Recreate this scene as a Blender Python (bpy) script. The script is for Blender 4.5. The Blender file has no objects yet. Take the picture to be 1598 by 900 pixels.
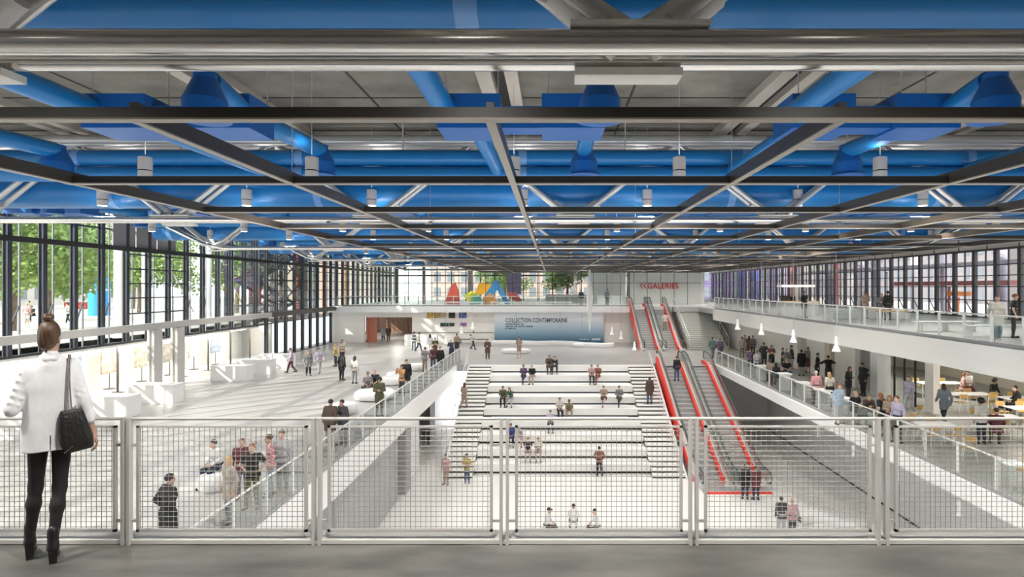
import bpy, math, random
import numpy as np
from mathutils import Vector, Matrix
R = math.radians
random.seed(7)
C = bpy.context.scene.collection
S = bpy.context.scene
# ------------------------------------------------------------ camera
cam = bpy.data.cameras.new('camera'); co = bpy.data.objects.new('camera', cam); C.objects.link(co)
co.location = (0, 0, 2.0); co.rotation_euler = (R(90), 0, 0)
cam.sensor_width = 36; cam.lens = 900/1598*36
cam.shift_x = -61/1598; cam.shift_y = -2/1598
cam.clip_start = .05; cam.clip_end = 600
S.camera = co
# ------------------------------------------------------------ world, sun, exposure
w = bpy.data.worlds.new('sky'); S.world = w; w.use_nodes = True
nt = w.node_tree; bg = nt.nodes['Background']
bg.inputs[0].default_value = (.92, .96, 1, 1); bg.inputs[1].default_value = 2.6
sun = bpy.data.lights.new('sun', 'SUN'); so = bpy.data.objects.new('sun', sun); C.objects.link(so)
sun.energy = 6; sun.angle = R(1.0); sun.color = (1, .93, .82)
so.rotation_euler = Vector((.62, .52, -.50)).to_track_quat('-Z', 'Y').to_euler()
S.view_settings.view_transform = 'Standard'; S.view_settings.look = 'None'
S.view_settings.exposure = 0.38; S.view_settings.gamma = 1; S.view_settings.use_curve_mapping = False
LAMP_W = 720       # watts of one hanging downlight
UP_W = 28          # the upward lamp in the same cylinder
DAY_W = 3600       # daylight at the glazed walls
# ------------------------------------------------------------ materials
_m = {}
def mat(name, col=(.8, .8, .8), rough=.5, metal=0, noise=0, nscale=3, emit=0, spec=.5, bump=0, stretch=None, trans=0):
    if name in _m: return _m[name]
    m = bpy.data.materials.new(name); m.use_nodes = True; _m[name] = m
    n = m.node_tree; b = n.nodes['Principled BSDF']; L = n.links
    b.inputs['Base Color'].default_value = (*col, 1); b.inputs['Roughness'].default_value = rough
    b.inputs['Metallic'].default_value = metal; b.inputs['Specular IOR Level'].default_value = spec
    if emit: b.inputs['Emission Color'].default_value = (*col, 1); b.inputs['Emission Strength'].default_value = emit
    if noise or bump:
        tc = n.nodes.new('ShaderNodeTexCoord'); mp = n.nodes.new('ShaderNodeMapping'); no = n.nodes.new('ShaderNodeTexNoise')
        L.new(tc.outputs['Object'], mp.inputs[0]); L.new(mp.outputs[0], no.inputs['Vector'])
        if stretch: mp.inputs['Scale'].default_value = stretch
        no.inputs['Scale'].default_value = nscale; no.inputs['Detail'].default_value = 6
        if noise:
            r = n.nodes.new('ShaderNodeValToRGB'); L.new(no.outputs['Fac'], r.inputs[0])
            r.color_ramp.elements[0].position = .3; r.color_ramp.elements[1].position = .7
            r.color_ramp.elements[0].color = (*[max(0, c*(1-noise)) for c in col], 1)
            r.color_ramp.elements[1].color = (*[min(1, c*(1+noise*.6)) for c in col], 1)
            L.new(r.outputs[0], b.inputs['Base Color'])
        if bump:
            bu = n.nodes.new('ShaderNodeBump'); bu.inputs['Strength'].default_value = bump; bu.inputs['Distance'].default_value = .02
            L.new(no.outputs['Fac'], bu.inputs['Height']); L.new(bu.outputs[0], b.inputs['Normal'])
    return m
def glassmat(name, tint=(.96, .98, .97), refl=.06):
    if name in _m: return _m[name]
    m = bpy.data.materials.new(name); m.use_nodes = True; _m[name] = m
    n = m.node_tree; n.nodes.clear(); L = n.links
    o = n.nodes.new('ShaderNodeOutputMaterial'); mx = n.nodes.new('ShaderNodeMixShader')
    t = n.nodes.new('ShaderNodeBsdfTransparent'); g = n.nodes.new('ShaderNodeBsdfGlossy')
    t.inputs[0].default_value = (*tint, 1); g.inputs['Roughness'].default_value = .03
    fr = n.nodes.new('ShaderNodeLayerWeight'); fr.inputs[0].default_value = .12
    mu = n.nodes.new('ShaderNodeMath'); mu.operation = 'MULTIPLY_ADD'; mu.inputs[1].default_value = .5; mu.inputs[2].default_value = .02
    L.new(fr.outputs['Fresnel'], mu.inputs[0]); L.new(mu.outputs[0], mx.inputs[0]); L.new(t.outputs[0], mx.inputs[1]); L.new(g.outputs[0], mx.inputs[2]); L.new(mx.outputs[0], o.inputs[0])
    return m
def coloured(col, rough=.7):
    return mat('cloth_%02d_%02d_%02d_%d' % (*[int(c*99) for c in col], int(rough*10)), col, rough, noise=.12, nscale=9)
# ------------------------------------------------------------ mesh helpers
class MB:
    def __init__(s): s.v = []; s.f = []
    def add(s, vs, fs):
        o = len(s.v); s.v += [tuple(v) for v in vs]; s.f += [tuple(i+o for i in f) for f in fs]; return s
    def box(s, x0, x1, y0, y1, z0, z1):
        return s.add([(x0,y0,z0),(x1,y0,z0),(x1,y1,z0),(x0,y1,z0),(x0,y0,z1),(x1,y0,z1),(x1,y1,z1),(x0,y1,z1)],
                     [(0,3,2,1),(4,5,6,7),(0,1,5,4),(1,2,6,5),(2,3,7,6),(3,0,4,7)])
    def bar(s, a, b, w, h, up=(0,0,1)):
        a = Vector(a); b = Vector(b); d = (b-a).normalized(); u = Vector(up)
        x = d.cross(u)
        if x.length < 1e-4: x = d.cross(Vector((0,1,0)))
        x.normalize(); z = x.cross(d).normalized(); x *= w/2; z *= h/2
        return s.add([a-x-z, a+x-z, a+x+z, a-x+z, b-x-z, b+x-z, b+x+z, b-x+z],
                     [(0,1,2,3),(7,6,5,4),(0,4,5,1),(1,5,6,2),(2,6,7,3),(3,7,4,0)])
    def tube(s, pts, r, n=12, cap=True):
        pts = [Vector(p) for p in pts]; rr = r if isinstance(r, (list, tuple)) else [r]*len(pts)
        o = len(s.v); u = None
        for i, p in enumerate(pts):
            d = (pts[min(i+1, len(pts)-1)]-pts[max(i-1, 0)])
            d = d.normalized() if d.length > 1e-9 else Vector((0,0,1))
            if u is None:
                u = d.cross(Vector((0,0,1)))
                if u.length < 1e-3: u = Vector((1,0,0))
                u.normalize()
            else:
                u = (u-d*u.dot(d))
                if u.length < 1e-6: u = Vector((1,0,0))
                u.normalize()
            w_ = d.cross(u)
            for k in range(n):
                a = 2*math.pi*k/n; s.v.append(tuple(p+(u*math.cos(a)+w_*math.sin(a))*rr[i]))
        for i in range(len(pts)-1):
            for k in range(n):
                a = o+i*n+k; b = o+i*n+(k+1) % n; s.f.append((a, a+n, b+n, b))
        if cap:
            s.f.append(tuple(o+k for k in range(n))); e = o+(len(pts)-1)*n; s.f.append(tuple(e+n-1-k for k in range(n)))
        return s
    def lathe(s, prof, n=24, c=(0,0,0)):
        return s.tube([(c[0], c[1], c[2]+z) for r, z in prof], [max(r, 1e-4) for r, z in prof], n) if False else s._l(prof, n, c)
    def _l(s, prof, n, c):
        o = len(s.v)
        for r, z in prof:
            for k in range(n):
                a = 2*math.pi*k/n; s.v.append((c[0]+r*math.cos(a), c[1]+r*math.sin(a), c[2]+z))
        for i in range(len(prof)-1):
            for k in range(n):
                a = o+i*n+k; b = o+i*n+(k+1) % n; s.f.append((a, b, b+n, a+n))
        s.f.append(tuple(o+n-1-k for k in range(n))); e = o+(len(prof)-1)*n; s.f.append(tuple(e+k for k in range(n)))
        return s
    def prism(s, poly, y0, y1, axis='y'):     # polygon (a,b) extruded: axis y -> (a,y,b); axis x -> (x,a,b); axis z -> (a,b,z)
        f = {'y': lambda a, b, t: (a, t, b), 'x': lambda a, b, t: (t, a, b), 'z': lambda a, b, t: (a, b, t)}[axis]
        n = len(poly)
        return s.add([f(a, b, y0) for a, b in poly]+[f(a, b, y1) for a, b in poly],
                     [tuple(range(n))[::-1], tuple(range(n, 2*n))]+[(i, (i+1) % n, n+(i+1) % n, n+i) for i in range(n)])
    def build(s, name, m=None, parent=None, loc=None, smooth=False, ang=40, **k):
        me = bpy.data.meshes.new(name); me.from_pydata(s.v, [], s.f); me.update()
        import bmesh
        bm = bmesh.new(); bm.from_mesh(me); bmesh.ops.recalc_face_normals(bm, faces=bm.faces)
        if smooth:
            for e in bm.edges:
                e.smooth = not (len(e.link_faces) == 2 and e.calc_face_angle(0) > R(ang))
            for f in bm.faces: f.smooth = True
        bm.to_mesh(me); bm.free()
        if m: me.materials.append(m)
        o = bpy.data.objects.new(name, me); C.objects.link(o)
        if parent: o.parent = parent
        if loc: o.location = loc
        if k: tag(o, **k)
        return o
def tag(o, label=None, cat=None, group=None, kind=None):
    if label: o['label'] = label
    if cat: o['category'] = cat
    if group: o['group'] = group
    if kind: o['kind'] = kind
    return o
def empty(name, loc=(0,0,0), rz=0, **k):
    o = bpy.data.objects.new(name, None); C.objects.link(o); o.location = loc; o.rotation_euler = (0,0,rz); o.empty_display_size = .1
    return tag(o, **k)
KIDS = {}
def copy_tree(o, loc=None, rz=None, **k):
    c = o.copy(); C.objects.link(c)
    for ch in [x for x in o.children]:
        d = ch.copy(); C.objects.link(d); d.parent = c
        for g in [x for x in ch.children]:
            e = g.copy(); C.objects.link(e); e.parent = d
    if loc is not None: c.location = loc
    if rz is not None: c.rotation_euler = (0,0,rz)
    return tag(c, **k)
def struct(name, mb, m, **k): return mb.build(name, m, kind='structure', **k)
def at(px, py, z):
    Y = 900*(2-z)/(py-448); return Vector(((px-860)*Y/900, Y, z))
# ------------------------------------------------------------ palette
WHITE = mat('white_paint', (.86, .85, .83), .45, noise=.02)
CREAM = mat('cream_plaster', (.92, .87, .80), .6, noise=.03, nscale=.6)
STAIRW = mat('pale_stair_resin', (.80, .79, .76), .5, noise=.03)
FLOORW = mat('pale_resin_floor', (.80, .785, .76), .38, noise=.05, nscale=.35)
FLOORG = mat('light_grey_resin_floor', (.37, .36, .35), .30, noise=.14, nscale=.4, stretch=(1,.5,1))
CONC = mat('polished_concrete', (.155, .15, .138), .36, noise=.5, nscale=2.2, bump=.12, stretch=(.6,1.6,1))
CEILC = mat('ceiling_concrete', (.19, .18, .155), .8, noise=.42, nscale=.8)
GREYW = mat('grey_wall', (.50, .48, .46), .6, noise=.05, nscale=.5)
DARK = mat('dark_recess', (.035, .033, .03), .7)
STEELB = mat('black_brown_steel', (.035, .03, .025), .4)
TAN = mat('bronze_grey_soffit', (.30, .27, .23), .4)
SLATE = mat('slate_steel', (.055, .06, .075), .4)
CHROME = mat('brushed_steel_tube', (.78, .76, .74), .22, 1)
GALV = mat('silver_paint', (.68, .67, .66), .32, .5)
RAIL = mat('grey_painted_rail', (.62, .60, .575), .42, .1)
BLUE = mat('blue_duct_paint', (.010, .19, .52), .34)
BLUE2 = mat('deep_blue_duct_paint', (.006, .115, .42), .42)
RED = mat('red_lacquer', (.78, .035, .02), .4)
GLASS = glassmat('clear_glass')
GLASS2 = glassmat('balustrade_glass', (.90, .93, .92))
# ============================================================ structure
G = -3.8; F = -8.8
XL, XR = -23.0, 28.5
struct('floor_balcony', MB().box(-26, 30, -6, 4.62, -.9, 0), CONC)
struct('trim_1', MB().box(-26, 30, 4.50, 4.66, -.95, .04), mat('pale_kerb', (.62,.60,.57), .5))
struct('floor_lower', MB().box(-7.95, 16.5, 4.7, 44.0, F-.3, F), FLOORW)
# ground floor: west hall, far hall, east balcony
struct('floor_ground_left', MB().box(-24.2, -7.15, 4.7, 84, G-.5, G), FLOORG)
struct('floor_ground_far', MB().box(-7.15, 7.75, 43.21, 84, G-.5, G).box(7.75, 12.4, 43.9, 84, G-.5, G), FLOORG)
struct('floor_ground_right', MB().box(12.4, 31, 4.7, 84, G-.5, G), mat('grey_green_resin_floor', (.36,.36,.34), .4, noise=.08, nscale=.5))
struct('trim_2', MB().box(-7.2, -7.0, 4.7, 42.8, G-1.05, G+.05), WHITE)
struct('trim_3', MB().box(12.25, 12.45, 4.7, 43.9, G-.5, G+.03), WHITE)
# lower walls
struct('wall_lower_left', MB().box(-8.3, -7.95, 30.9, 34.8, F, G-.5).box(-8.3,-7.95,39.5,44,F,G-.5).box(-8.3,-7.95,34.8,39.5,G-1.3,G-.5), WHITE)
struct('wall_lower_recess', MB().box(-14, -13.7, 4.7, 44, F, G-.5).box(-14,-7.95,44,44.3,F,G-.5), GREYW)
struct('floor_recess', MB().box(-14, -7.95, 4.7, 44, F-.3, F-.002), FLOORW)
struct('wall_lower_right', MB().box(16.5, 16.8, 4.7, 44, F, G-.5), mat('pale_grey_wall', (.74,.73,.71), .55, noise=.03))
struct('baseboard_right', MB().box(16.46, 16.5, 4.7, 43.8, F, F+.07), DARK)
struct('wall_lower_far', MB().box(7.6, 16.5, 43.9, 44.1, F, G-.5), GREYW)
# fluted grey block on the left
b = MB()
for i in range(22): b.box(-7.95, -7.80, 21+i*.38, 21+i*.38+.35, F, G-1.05)
b.box(-9.5, -7.9, 20.98, 29.4, F, G-1.05)
struct('wall_fluted', b, mat('fluted_grey_panel', (.42,.42,.42), .5))
struct('wall_pier', MB().box(-8.0, -7.55, 30.0, 30.9, F, G-.5), mat('pier_grey', (.35,.34,.33), .5))
# upper level: far deck, right deck
struct('floor_upper_far', MB().box(-23, 31, 60, 104, -.62, 0), mat('upper_deck_grey', (.50,.49,.47), .35, noise=.05))
struct('floor_upper_right', MB().box(15.12, 31, 4.7, 60, -.5, -.02).box(12.5,15.2,58.6,60,-.5,-.02), mat('upper_deck_grey'))
struct('trim_4', MB().box(14.9, 15.12, 4.7, 53, -1.0, .0).box(15.1,16.9,4.7,53,-1.0,-.5).box(16.6,17.8,53,60.6,-1.0,-.55), mat('cream_fascia', (.93,.90,.85), .5))
struct('trim_5', MB().box(16.4,16.6,53,60,-1.0,0).box(14.9,16.6,52.9,53.1,-1.0,0), mat('cream_fascia'))
struct('trim_6', MB().box(-23, 12.5, 59.85, 60.0, -.62, .03), WHITE)
# partition under the right deck, set back from the balcony
pw = MB()
for y0, y1, z1 in ((26.4,27.0,99),(33.2,35.6,99),(36.9,39.5,99),(41.0,60,99)): pw.box(17.5, 17.8, y0, y1, G, -1.0)
pw.box(17.5, 17.8, 39.5, 41.0, -1.35, -1.0).box(17.5,17.8,35.6,36.9,-1.5,-1.0).box(17.5,17.8,27,33.2,-1.25,-1.0)
struct('wall_partition_right', pw, CREAM)
struct('wall_restaurant_back', MB().box(26, 26.3, 4.7, 60, G, -1), mat('beige_panel', (.60,.56,.48), .55, noise=.05, nscale=.5))
struct('wall_restaurant_end', MB().box(17.8, 26, 42, 42.3, G, -1), mat('beige_panel'))
struct('ceiling_restaurant', MB().box(16.9, 31, 4.7, 60, -1.0, -.5), mat('cream_fascia'))
# far wall under the far deck
fw = MB().box(-14.6, 12.5, 60.6, 60.9, G, -.62).box(-23, -19.6, 60.6, 60.9, G, -.62).box(-19.6,-14.6,60.6,60.9,-1.15,-.62).box(12.5,17.8,60.6,60.9,G,-.62)
struct('wall_far', fw, CREAM)
struct('wall_far_room', MB().box(-23,-9,74,74.3,G,-.62).box(-9.2,-9,60.9,74,G,-.62), mat('warm_brown_room', (.30,.17,.12), .6, noise=.5, nscale=1.2, stretch=(3,3,.3)))
# galleries wall and back walls of the upper level
struct('wall_galleries', MB().box(9.3, 18.6, 70, 70.3, 0, 4.5).box(4.6,9.3,71.5,71.8,0,4.5).box(18.4,18.6,70.3,84,0,4.5), mat('gallery_white', (.93,.90,.87), .5))
# ceiling slab with panel joints and shallow ribs
struct('ceiling', MB().box(-23.2, 28.8, -6, 104, 7.0, 7.4), CEILC)
cr = MB()
for k in range(-3, 5):
    x = .85+6.85*k
    cr.box(x-2.55, x-2.2, -6, 84, 6.78, 7.0); cr.box(x-1.9,x-1.6,-6,84,6.78,7.0)
struct('trim_7', cr, mat('rib_beige', (.50,.46,.40), .6))
cg = MB()
for k in range(-3, 5):
    x = .85+6.85*k; cg.box(x-2.2, x-1.9, -6, 84, 6.97, 6.999); cg.box(x+1.2,x+1.26,-6,84,6.985,7.0)
for j in range(26): cg.box(-23, 28.5, -4+j*3.2, -3.96+j*3.2, 6.985, 7.0)
struct('trim_8', cg, DARK)
struct('wall_right_upper', MB().box(28.45, 28.75, -6, 104, 4.45, 7.0), mat('warm_white_panel', (.70,.66,.62), .5))
struct('trim_9', (lambda b: [b.box(28.42, 28.45, -4+j*2.6, -3.94+j*2.6, 4.45, 7.0) for j in range(41)] and b)(MB()), DARK)
struct('wall_back', MB().box(-26, 30, -6.3, -6, -1, 7.4), GREYW)
struct('wall_left_near', MB().box(-24.4, -24.2, -6, 12, -9, -1.0), WHITE)
struct('wall_right_near', MB().box(29, 29.2, -6, 8, -9, -.4), WHITE)
# ------------------------------------------------------------ left glazed wall
def win_unit(name_n, y, z0, z1, trs, strut=True, x=XL, side=1, pitch=1.7, mw=.13):
    pass
def make_bay(kind):
    """a bay 1.7 m wide along Y, mullion at y=0; origin on the wall line"""
    r = empty('window_1', kind='structure')
    z0, z1, trs = {'tall': (-.97, 7.0, ()), 'low': (G, 7.0, (-.97, -.2, .8, 1.7, 2.6, 3.5, 4.4)), 'grid': (-.97, 7.0, (.55, 1.4, 2.2, 3.0, 3.8)),
                   'end': (G, 7.0, (-.97,))}[kind]
    b = MB().box(-.12, -.07, -.11, .11, z0, z1).box(.07, .12, -.11, .11, z0, z1).box(-.07, .07, -.03, .03, z0, z1)
    b.build('mullion', SLATE, r)
    MB().box(-.30, -.24, .82, .88, z0, z1).build('secondary_mullion', mat('grey_steel', (.20,.21,.23), .4), r)
    if kind == 'tall': MB().bar((-.27,.85,1.2),(-.05,.1,.1),.06,.06).build('strut', SLATE, r)
    t = MB().box(-.08, .06, 0, 1.7, z0-.07, z0+.05).box(-.06,.06,0,1.7,4.98,5.06)
    for z in trs: t.box(-.04, .04, 0, 1.7, z-.035, z+.035)
    t.build('transom', SLATE, r)
    MB().box(-.012, .012, .035, 1.665, z0, z1).build('pane', GLASS, r)
    return r
WN = 1
protos = {}
def bay(kind, loc, rz=0):
    global WN
    if kind not in protos: protos[kind] = o = make_bay(kind); o.location = loc; o.rotation_euler = (0,0,rz)
    else: o = copy_tree(protos[kind], loc, rz)
    o.name = 'window_%d' % WN; WN += 1
    return o
y = 12.45-1.705*11
while y < 83:
    k = 'tall' if y < 46.5 else 'low'
    if 30 < y < 35: k = 'grid'
    bay(k, (XL, y, 0)); y += 1.705
struct('trim_10', MB().box(-22.75, -22.6, -6, 84, 3.93, 4.17), STEELB)
# opaque grey panels high in three bays
op = MB()
for i in range(3): op.box(XL+.04, XL+.10, 30.1+i*1.7+.06, 31.8+i*1.7-.03, 3.95, 7.0)
struct('wall_left_panels', op, mat('grey_infill_panel', (.36,.345,.345), .5))
# white beam with its columns, shop-window screens below
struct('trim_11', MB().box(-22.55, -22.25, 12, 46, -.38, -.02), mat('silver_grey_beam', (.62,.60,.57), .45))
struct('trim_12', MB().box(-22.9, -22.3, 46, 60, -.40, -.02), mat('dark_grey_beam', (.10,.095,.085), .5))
struct('wall_moat', MB().box(-26.2, -26, 10, 50, G, -1.0).box(-26,-24.2,49.8,50,G,-1), CREAM)
struct('floor_moat', MB().box(-26.2, -24.2, 4.7, 50, G-.3, G-.002), FLOORW)
struct('trim_13', MB().box(-23.7, -23.3, 12, 46, -1.2, -1.0), mat('cream_fascia'))

for i in range(9):  # fill strips added to brighten the cream wall behind the shop screens
    r = empty('added_strip_light', (-23.75, 14+3.8*i, -1.2), label='slim added fill light above the shop screens, %s from the balcony' % ['first','second','third','fourth','fifth','sixth','seventh','eighth','last'][i], cat='added fill light')
    MB().box(-.1,.1,-1.2,1.2,-.05,0).build('housing', WHITE, r)
    l = bpy.data.lights.new('fill_strip_glow', 'AREA'); l.shape = 'RECTANGLE'; l.size = .15; l.size_y = 2.3; l.energy = 150; l.color = (1,.96,.9)
    lo = bpy.data.objects.new('fill_strip_glow', l); C.objects.link(lo); lo.parent = r; lo.location = (-.02,0,-.08); lo.rotation_euler = (0,R(35),0)
# ============================================================ roof trusses, ducts, grid
NX = [.74+6.2*k for k in range(-3, 4)]
def make_truss():
    r = empty('roof_truss')
    xs0, xs1 = NX[0], NX[-1]
    for dy, z in ((-.25, 4.06), (.27, 4.12)):
        MB().tube([(xs0-3.2, dy, 5.6), (xs0-.5, dy, z+.22), (xs0+.6, dy, z), (xs1-.6, dy, z), (xs1+.5, dy, z+.22), (xs1+3.2, dy, 5.6)], .105, 16).build('bottom_chord', CHROME, r, smooth=True)
    for dy in (-.28, .28):
        MB().tube([(xs0-3.4, dy, 6.47), (xs1+3.4, dy, 6.47)], .17, 16).build('top_chord', GALV, r, smooth=True)
    for x in NX:
        for s in (-1, 1):
            for dy in (-.2, .2):
                MB().tube([(x+s*.28, dy, 4.26), (x+s*2.95, dy, 6.35)], .075, 12).build('diagonal', GALV, r, smooth=True)
            MB().tube([(x+s*.10, 0, 4.17), (x+s*.36, 0, 4.35), (x+s*.70, 0, 4.60)], [.19, .18, .15], 16).build('cast_node', mat('pale_cast_steel', (.78,.76,.72), .45), r, smooth=True)
        MB().box(x-.58, x+.58, -.36, .36, 4.17, 4.205).build('gusset_plate', mat('pale_cast_steel'), r)
        MB().box(x-.52, x+.46, .14, .40, 3.93, 4.0).build('splice_plate', mat('pale_cast_steel'), r)
    return r
TY = [5.1+12.8*k for k in range(0, 6)]
place = ['nearest the balcony', 'second from the balcony', 'third from the balcony', 'fourth from the balcony', 'fifth from the balcony', 'farthest from the balcony']
t0 = make_truss()
for i, y in enumerate(TY):
    t = t0 if i == 0 else copy_tree(t0)
    t.location = (0, y, 0)
    tag(t, 'steel tube roof truss spanning the hall, ' + place[i], 'truss', 'roof trusses')
def make_main(rad, z):
    r = MB().tube([(-21.5, 0, z), (26, 0, z)], rad, 32).build('main_air_duct', BLUE, smooth=True)
    for k in range(-3, 4):
        MB().tube([(k*6.6-.95, 0, z), (k*6.6-.72, 0, z)], rad+.012, 32).build('duct_collar', mat('light_blue_collar', (.16,.36,.72), .35), r, smooth=True)
        MB().tube([(k*6.6+2.2, 0, z+rad-.02), (k*6.6+2.2, 0, 7.02)], .015, 6).build('hanger_rod', GALV, r)
    return r
mA = make_main(.52, 5.08); mB = make_main(.24, 5.83); mC = make_main(.22, 5.35)
for i, y in enumerate(TY):
    for m_, dy, w_ in ((mA, .85, 'thick blue air duct behind the truss '), (mB, -.75, 'slim upper blue air duct in front of the truss '), (mC, -.8, 'slim lower blue air duct in front of the truss ')):
        if i == 0 and m_ is not mA: continue
        if (i == 0) or (i == 1 and m_ is not mA):
            o = m_
        else: o = copy_tree(m_)
        o.location = (0, y+dy, 0); tag(o, w_ + place[i], 'duct', 'blue main ducts along the trusses')
def bell(y, z=4.89):
    return MB()._l([(.42, 0), (.42, .02), (.36, .035), (.355, .34), (.19, .72), (.19, .80)], 28, (0, y, z))
def make_unit():
    r = empty('air_handling_unit')
    x0 = 0   # origin: bell x; box right spans -1.03..+.19, box left -3.05..-1.83
    MB().box(-1.03, .19, 11.1, 12.1, 5.07, 5.73).build('fan_box', BLUE2, r)
    MB().box(-3.05, -1.83, 11.1, 12.1, 5.07, 5.73).build('fan_box', BLUE2, r)
    MB().box(-1.83, -1.03, 11.3, 11.8, 5.12, 5.55).build('link_duct', BLUE2, r)
    MB().tube([(0, 11.2, 5.45), (0, 10.15, 5.62)], .19, 20).build('branch_duct', BLUE, r, smooth=True)
    MB().tube([(-.05, 12.0, 5.45), (0, 14.9, 5.55)], .2, 20).build('branch_duct', BLUE, r, smooth=True)
    MB().tube([(-2.9, 6.5, 5.45), (-2.9, 11.2, 5.45)], .21, 20).build('branch_duct', BLUE, r, smooth=True)
    MB().tube([(-2.45, 12.0, 5.40), (-2.4, 16.75, 5.42)], .19, 20).build('branch_duct', BLUE, r, smooth=True)
    for y in (10.0, 15.0):
        bell(y).build('air_diffuser', BLUE2, r, smooth=True, ang=19)
    for x, y in ((-.9,11.2),(.1,12),(-2.9,11.2),(-1.95,12)): MB().tube([(x,y,5.7),(x,y,7.0)],.012,6).build('hanger_rod', GALV, r)
    return r
u0 = make_unit(); first = True
colw = {-3: 'leftmost row', -2: 'second row from the left', -1: 'third row from the left', 0: 'row over the bleachers', 1: 'third row from the right', 2: 'second row from the right', 3: 'rightmost row'}
for bi in range(5):
    for k in range(-3, 4):
        if k == 3 and bi == 0: pass
        o = u0 if first else copy_tree(u0); first = False
        o.location = (.85+6.85*k, 12.8*bi, 0)
        tag(o, 'blue duct unit with round diffusers, %s, bay %s' % (colw[k], ['nearest', 'two', 'three', 'four', 'five'][bi]), 'air duct', 'blue air handling units under the ceiling')
# open ceiling grid of dark beams
gx = [-6.97, -3.77, -.55, 2.63, 5.8, 9.0, 12.2, 15.4]
gy = [5.2+3.2*k for k in range(18)]
g = empty('ceiling_grid', label='open square grid of dark steel beams hung below the ducts', cat='ceiling grid')
for x in gx:
    MB().box(x-.035, x+.035, gy[0], gy[-1], 3.51, 3.67).build('long_beam', mat('bronze_steel', (.06,.048,.036), .35), g)
    MB().box(x-.045, x+.045, gy[0], gy[-1], 3.495, 3.51).build('beam_flange', TAN, g)
for y in gy:
    MB().box(-7.05, 15.5, y-.045, y+.045, 3.515, 3.61).build('cross_beam', STEELB, g)
    MB().box(-7.05, 15.5, y-.058, y+.058, 3.497, 3.513).build('beam_flange', TAN, g)
for x in gx[1::2]:
    for y in gy[1::3]: MB().tube([(x,y,3.55),(x,y,7.0)],.006,5).build('hanger_rod', GALV, g)
# hanging cylinder lamps (a lamp looks down and, weakly, up)
def make_lamp():
    r = empty('cylinder_lamp')
    MB()._l([(.13,0),(.148,.0),(.15,.02),(.15,.17),(.14,.175),(.14,.2),(.15,.205),(.15,.49),(.14,.5)], 24, (0,0,0)).build('lamp_body', mat('lamp_white', (.62,.58,.57), .4), r, smooth=True)
    MB()._l([(.142,.178),(.142,.198)], 24, (0,0,0)).build('shadow_gap', DARK, r)
    MB()._l([(.12,-.004),(.12,.002)], 24, (0,0,0)).build('lamp_lens', mat('lamp_glow', (1,.95,.88), .5, emit=6), r)
    MB().tube([(0,0,.5),(0,0,2.46)], .006, 6).build('cable', mat('cable_grey', (.5,.5,.5), .5), r)
    for rot, w_, a, nm in ((0, LAMP_W, 150, 'downlight'), (math.pi, UP_W, 150, 'uplight')):
        l = bpy.data.lights.new(nm, 'SPOT'); l.energy = w_; l.spot_size = R(a); l.spot_blend = .8; l.shadow_soft_size = .25; l.color = (1,.955,.89)
        lo = bpy.data.objects.new(nm, l); C.objects.link(lo); lo.parent = r; lo.location = (0,0,-.02 if rot == 0 else .56); lo.rotation_euler = (rot,0,0)
    return r
L0 = make_lamp(); first = True
for yi, y in enumerate([3.0, 13.5, 18, 26.3, 30.8, 39.1, 43.6, 51.9, 56.4, 64.7, 73.5]):  # first row and last two rows added to brighten balcony and far deck
    for xi, x in enumerate([-18.2, -14.0, -9.5, -5.6, -.87, 3.0, 7.7, 11.6, 16.4, 20.3]):
        o = L0 if first else copy_tree(L0); first = False
        o.location = (x, y, 4.54)
        tag(o, 'white cylinder lamp on a cable, %s from left, row %s from the balcony' % (
            ['first', 'second', 'third', 'fourth', 'fifth', 'sixth', 'seventh', 'eighth', 'ninth', 'tenth'][xi],
            ['zero (added)', 'one', 'two', 'three', 'four', 'five', 'six', 'seven', 'eight', 'nine (added)', 'ten (added)'][yi]), 'lamp', 'cylinder lamps under the ceiling')
# ============================================================ stairs, bleachers, railings, escalators
XB0, XB1 = -4.45, 5.73
YT, RUN, RISE = 42.8, 1.175, 5/9
bl = empty('bleacher', label='wide white stepped seating rising from the lower forum to the ground floor', cat='bleachers')
for k in range(1, 10):            # riser k stands between tread k-1 and tread k
    z1 = G-RISE*(k-1); z0 = z1-RISE; y = YT-RUN*(k-1)
    MB().box(XB0, XB1, y, y+(RUN if k > 1 else .4)+.05, z0+.13, z1).build('seat_tier', STAIRW, bl)
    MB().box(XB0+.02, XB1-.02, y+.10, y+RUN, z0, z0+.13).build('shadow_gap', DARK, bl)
def stair(x0, x1, lab):
    r = empty('staircase', label=lab, cat='stairs')
    n = 27; rs = 5.0/n; rn = 9*RUN/n
    for i in range(n):
        z1 = G-rs*i; y = YT-rn*i
        MB().box(x0, x1, y-.03, y+rn+.02, z1-.10, z1).build('step', STAIRW, r)
    poly = [(YT+.35, G-.12)]+[(YT+.35, F), (YT-rn*(n-1)+.08, F), (YT-rn*(n-1)+.08, F+rs-.1)]
    b = MB()
    for i in range(n): b.box(x0+.02, x1-.02, YT-rn*i+.06, YT-rn*i+rn+.07, F, G-rs*i-.1)
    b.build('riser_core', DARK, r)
    xa = x0-.06 if x0 < 0 else x1
    MB().prism([(YT+.35,F),(YT+.35,G-.05),(YT,G-.05),(YT-rn*n+.1,F+.1),(YT-rn*n+.1,F)], xa, xa+.06, 'x').build('side_panel', WHITE, r)
    return r
stair(-6.1, XB0-.01, 'white staircase left of the stepped seating'); stair(XB1+.01, 7.6, 'white staircase right of the stepped seating beside the escalator')
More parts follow.
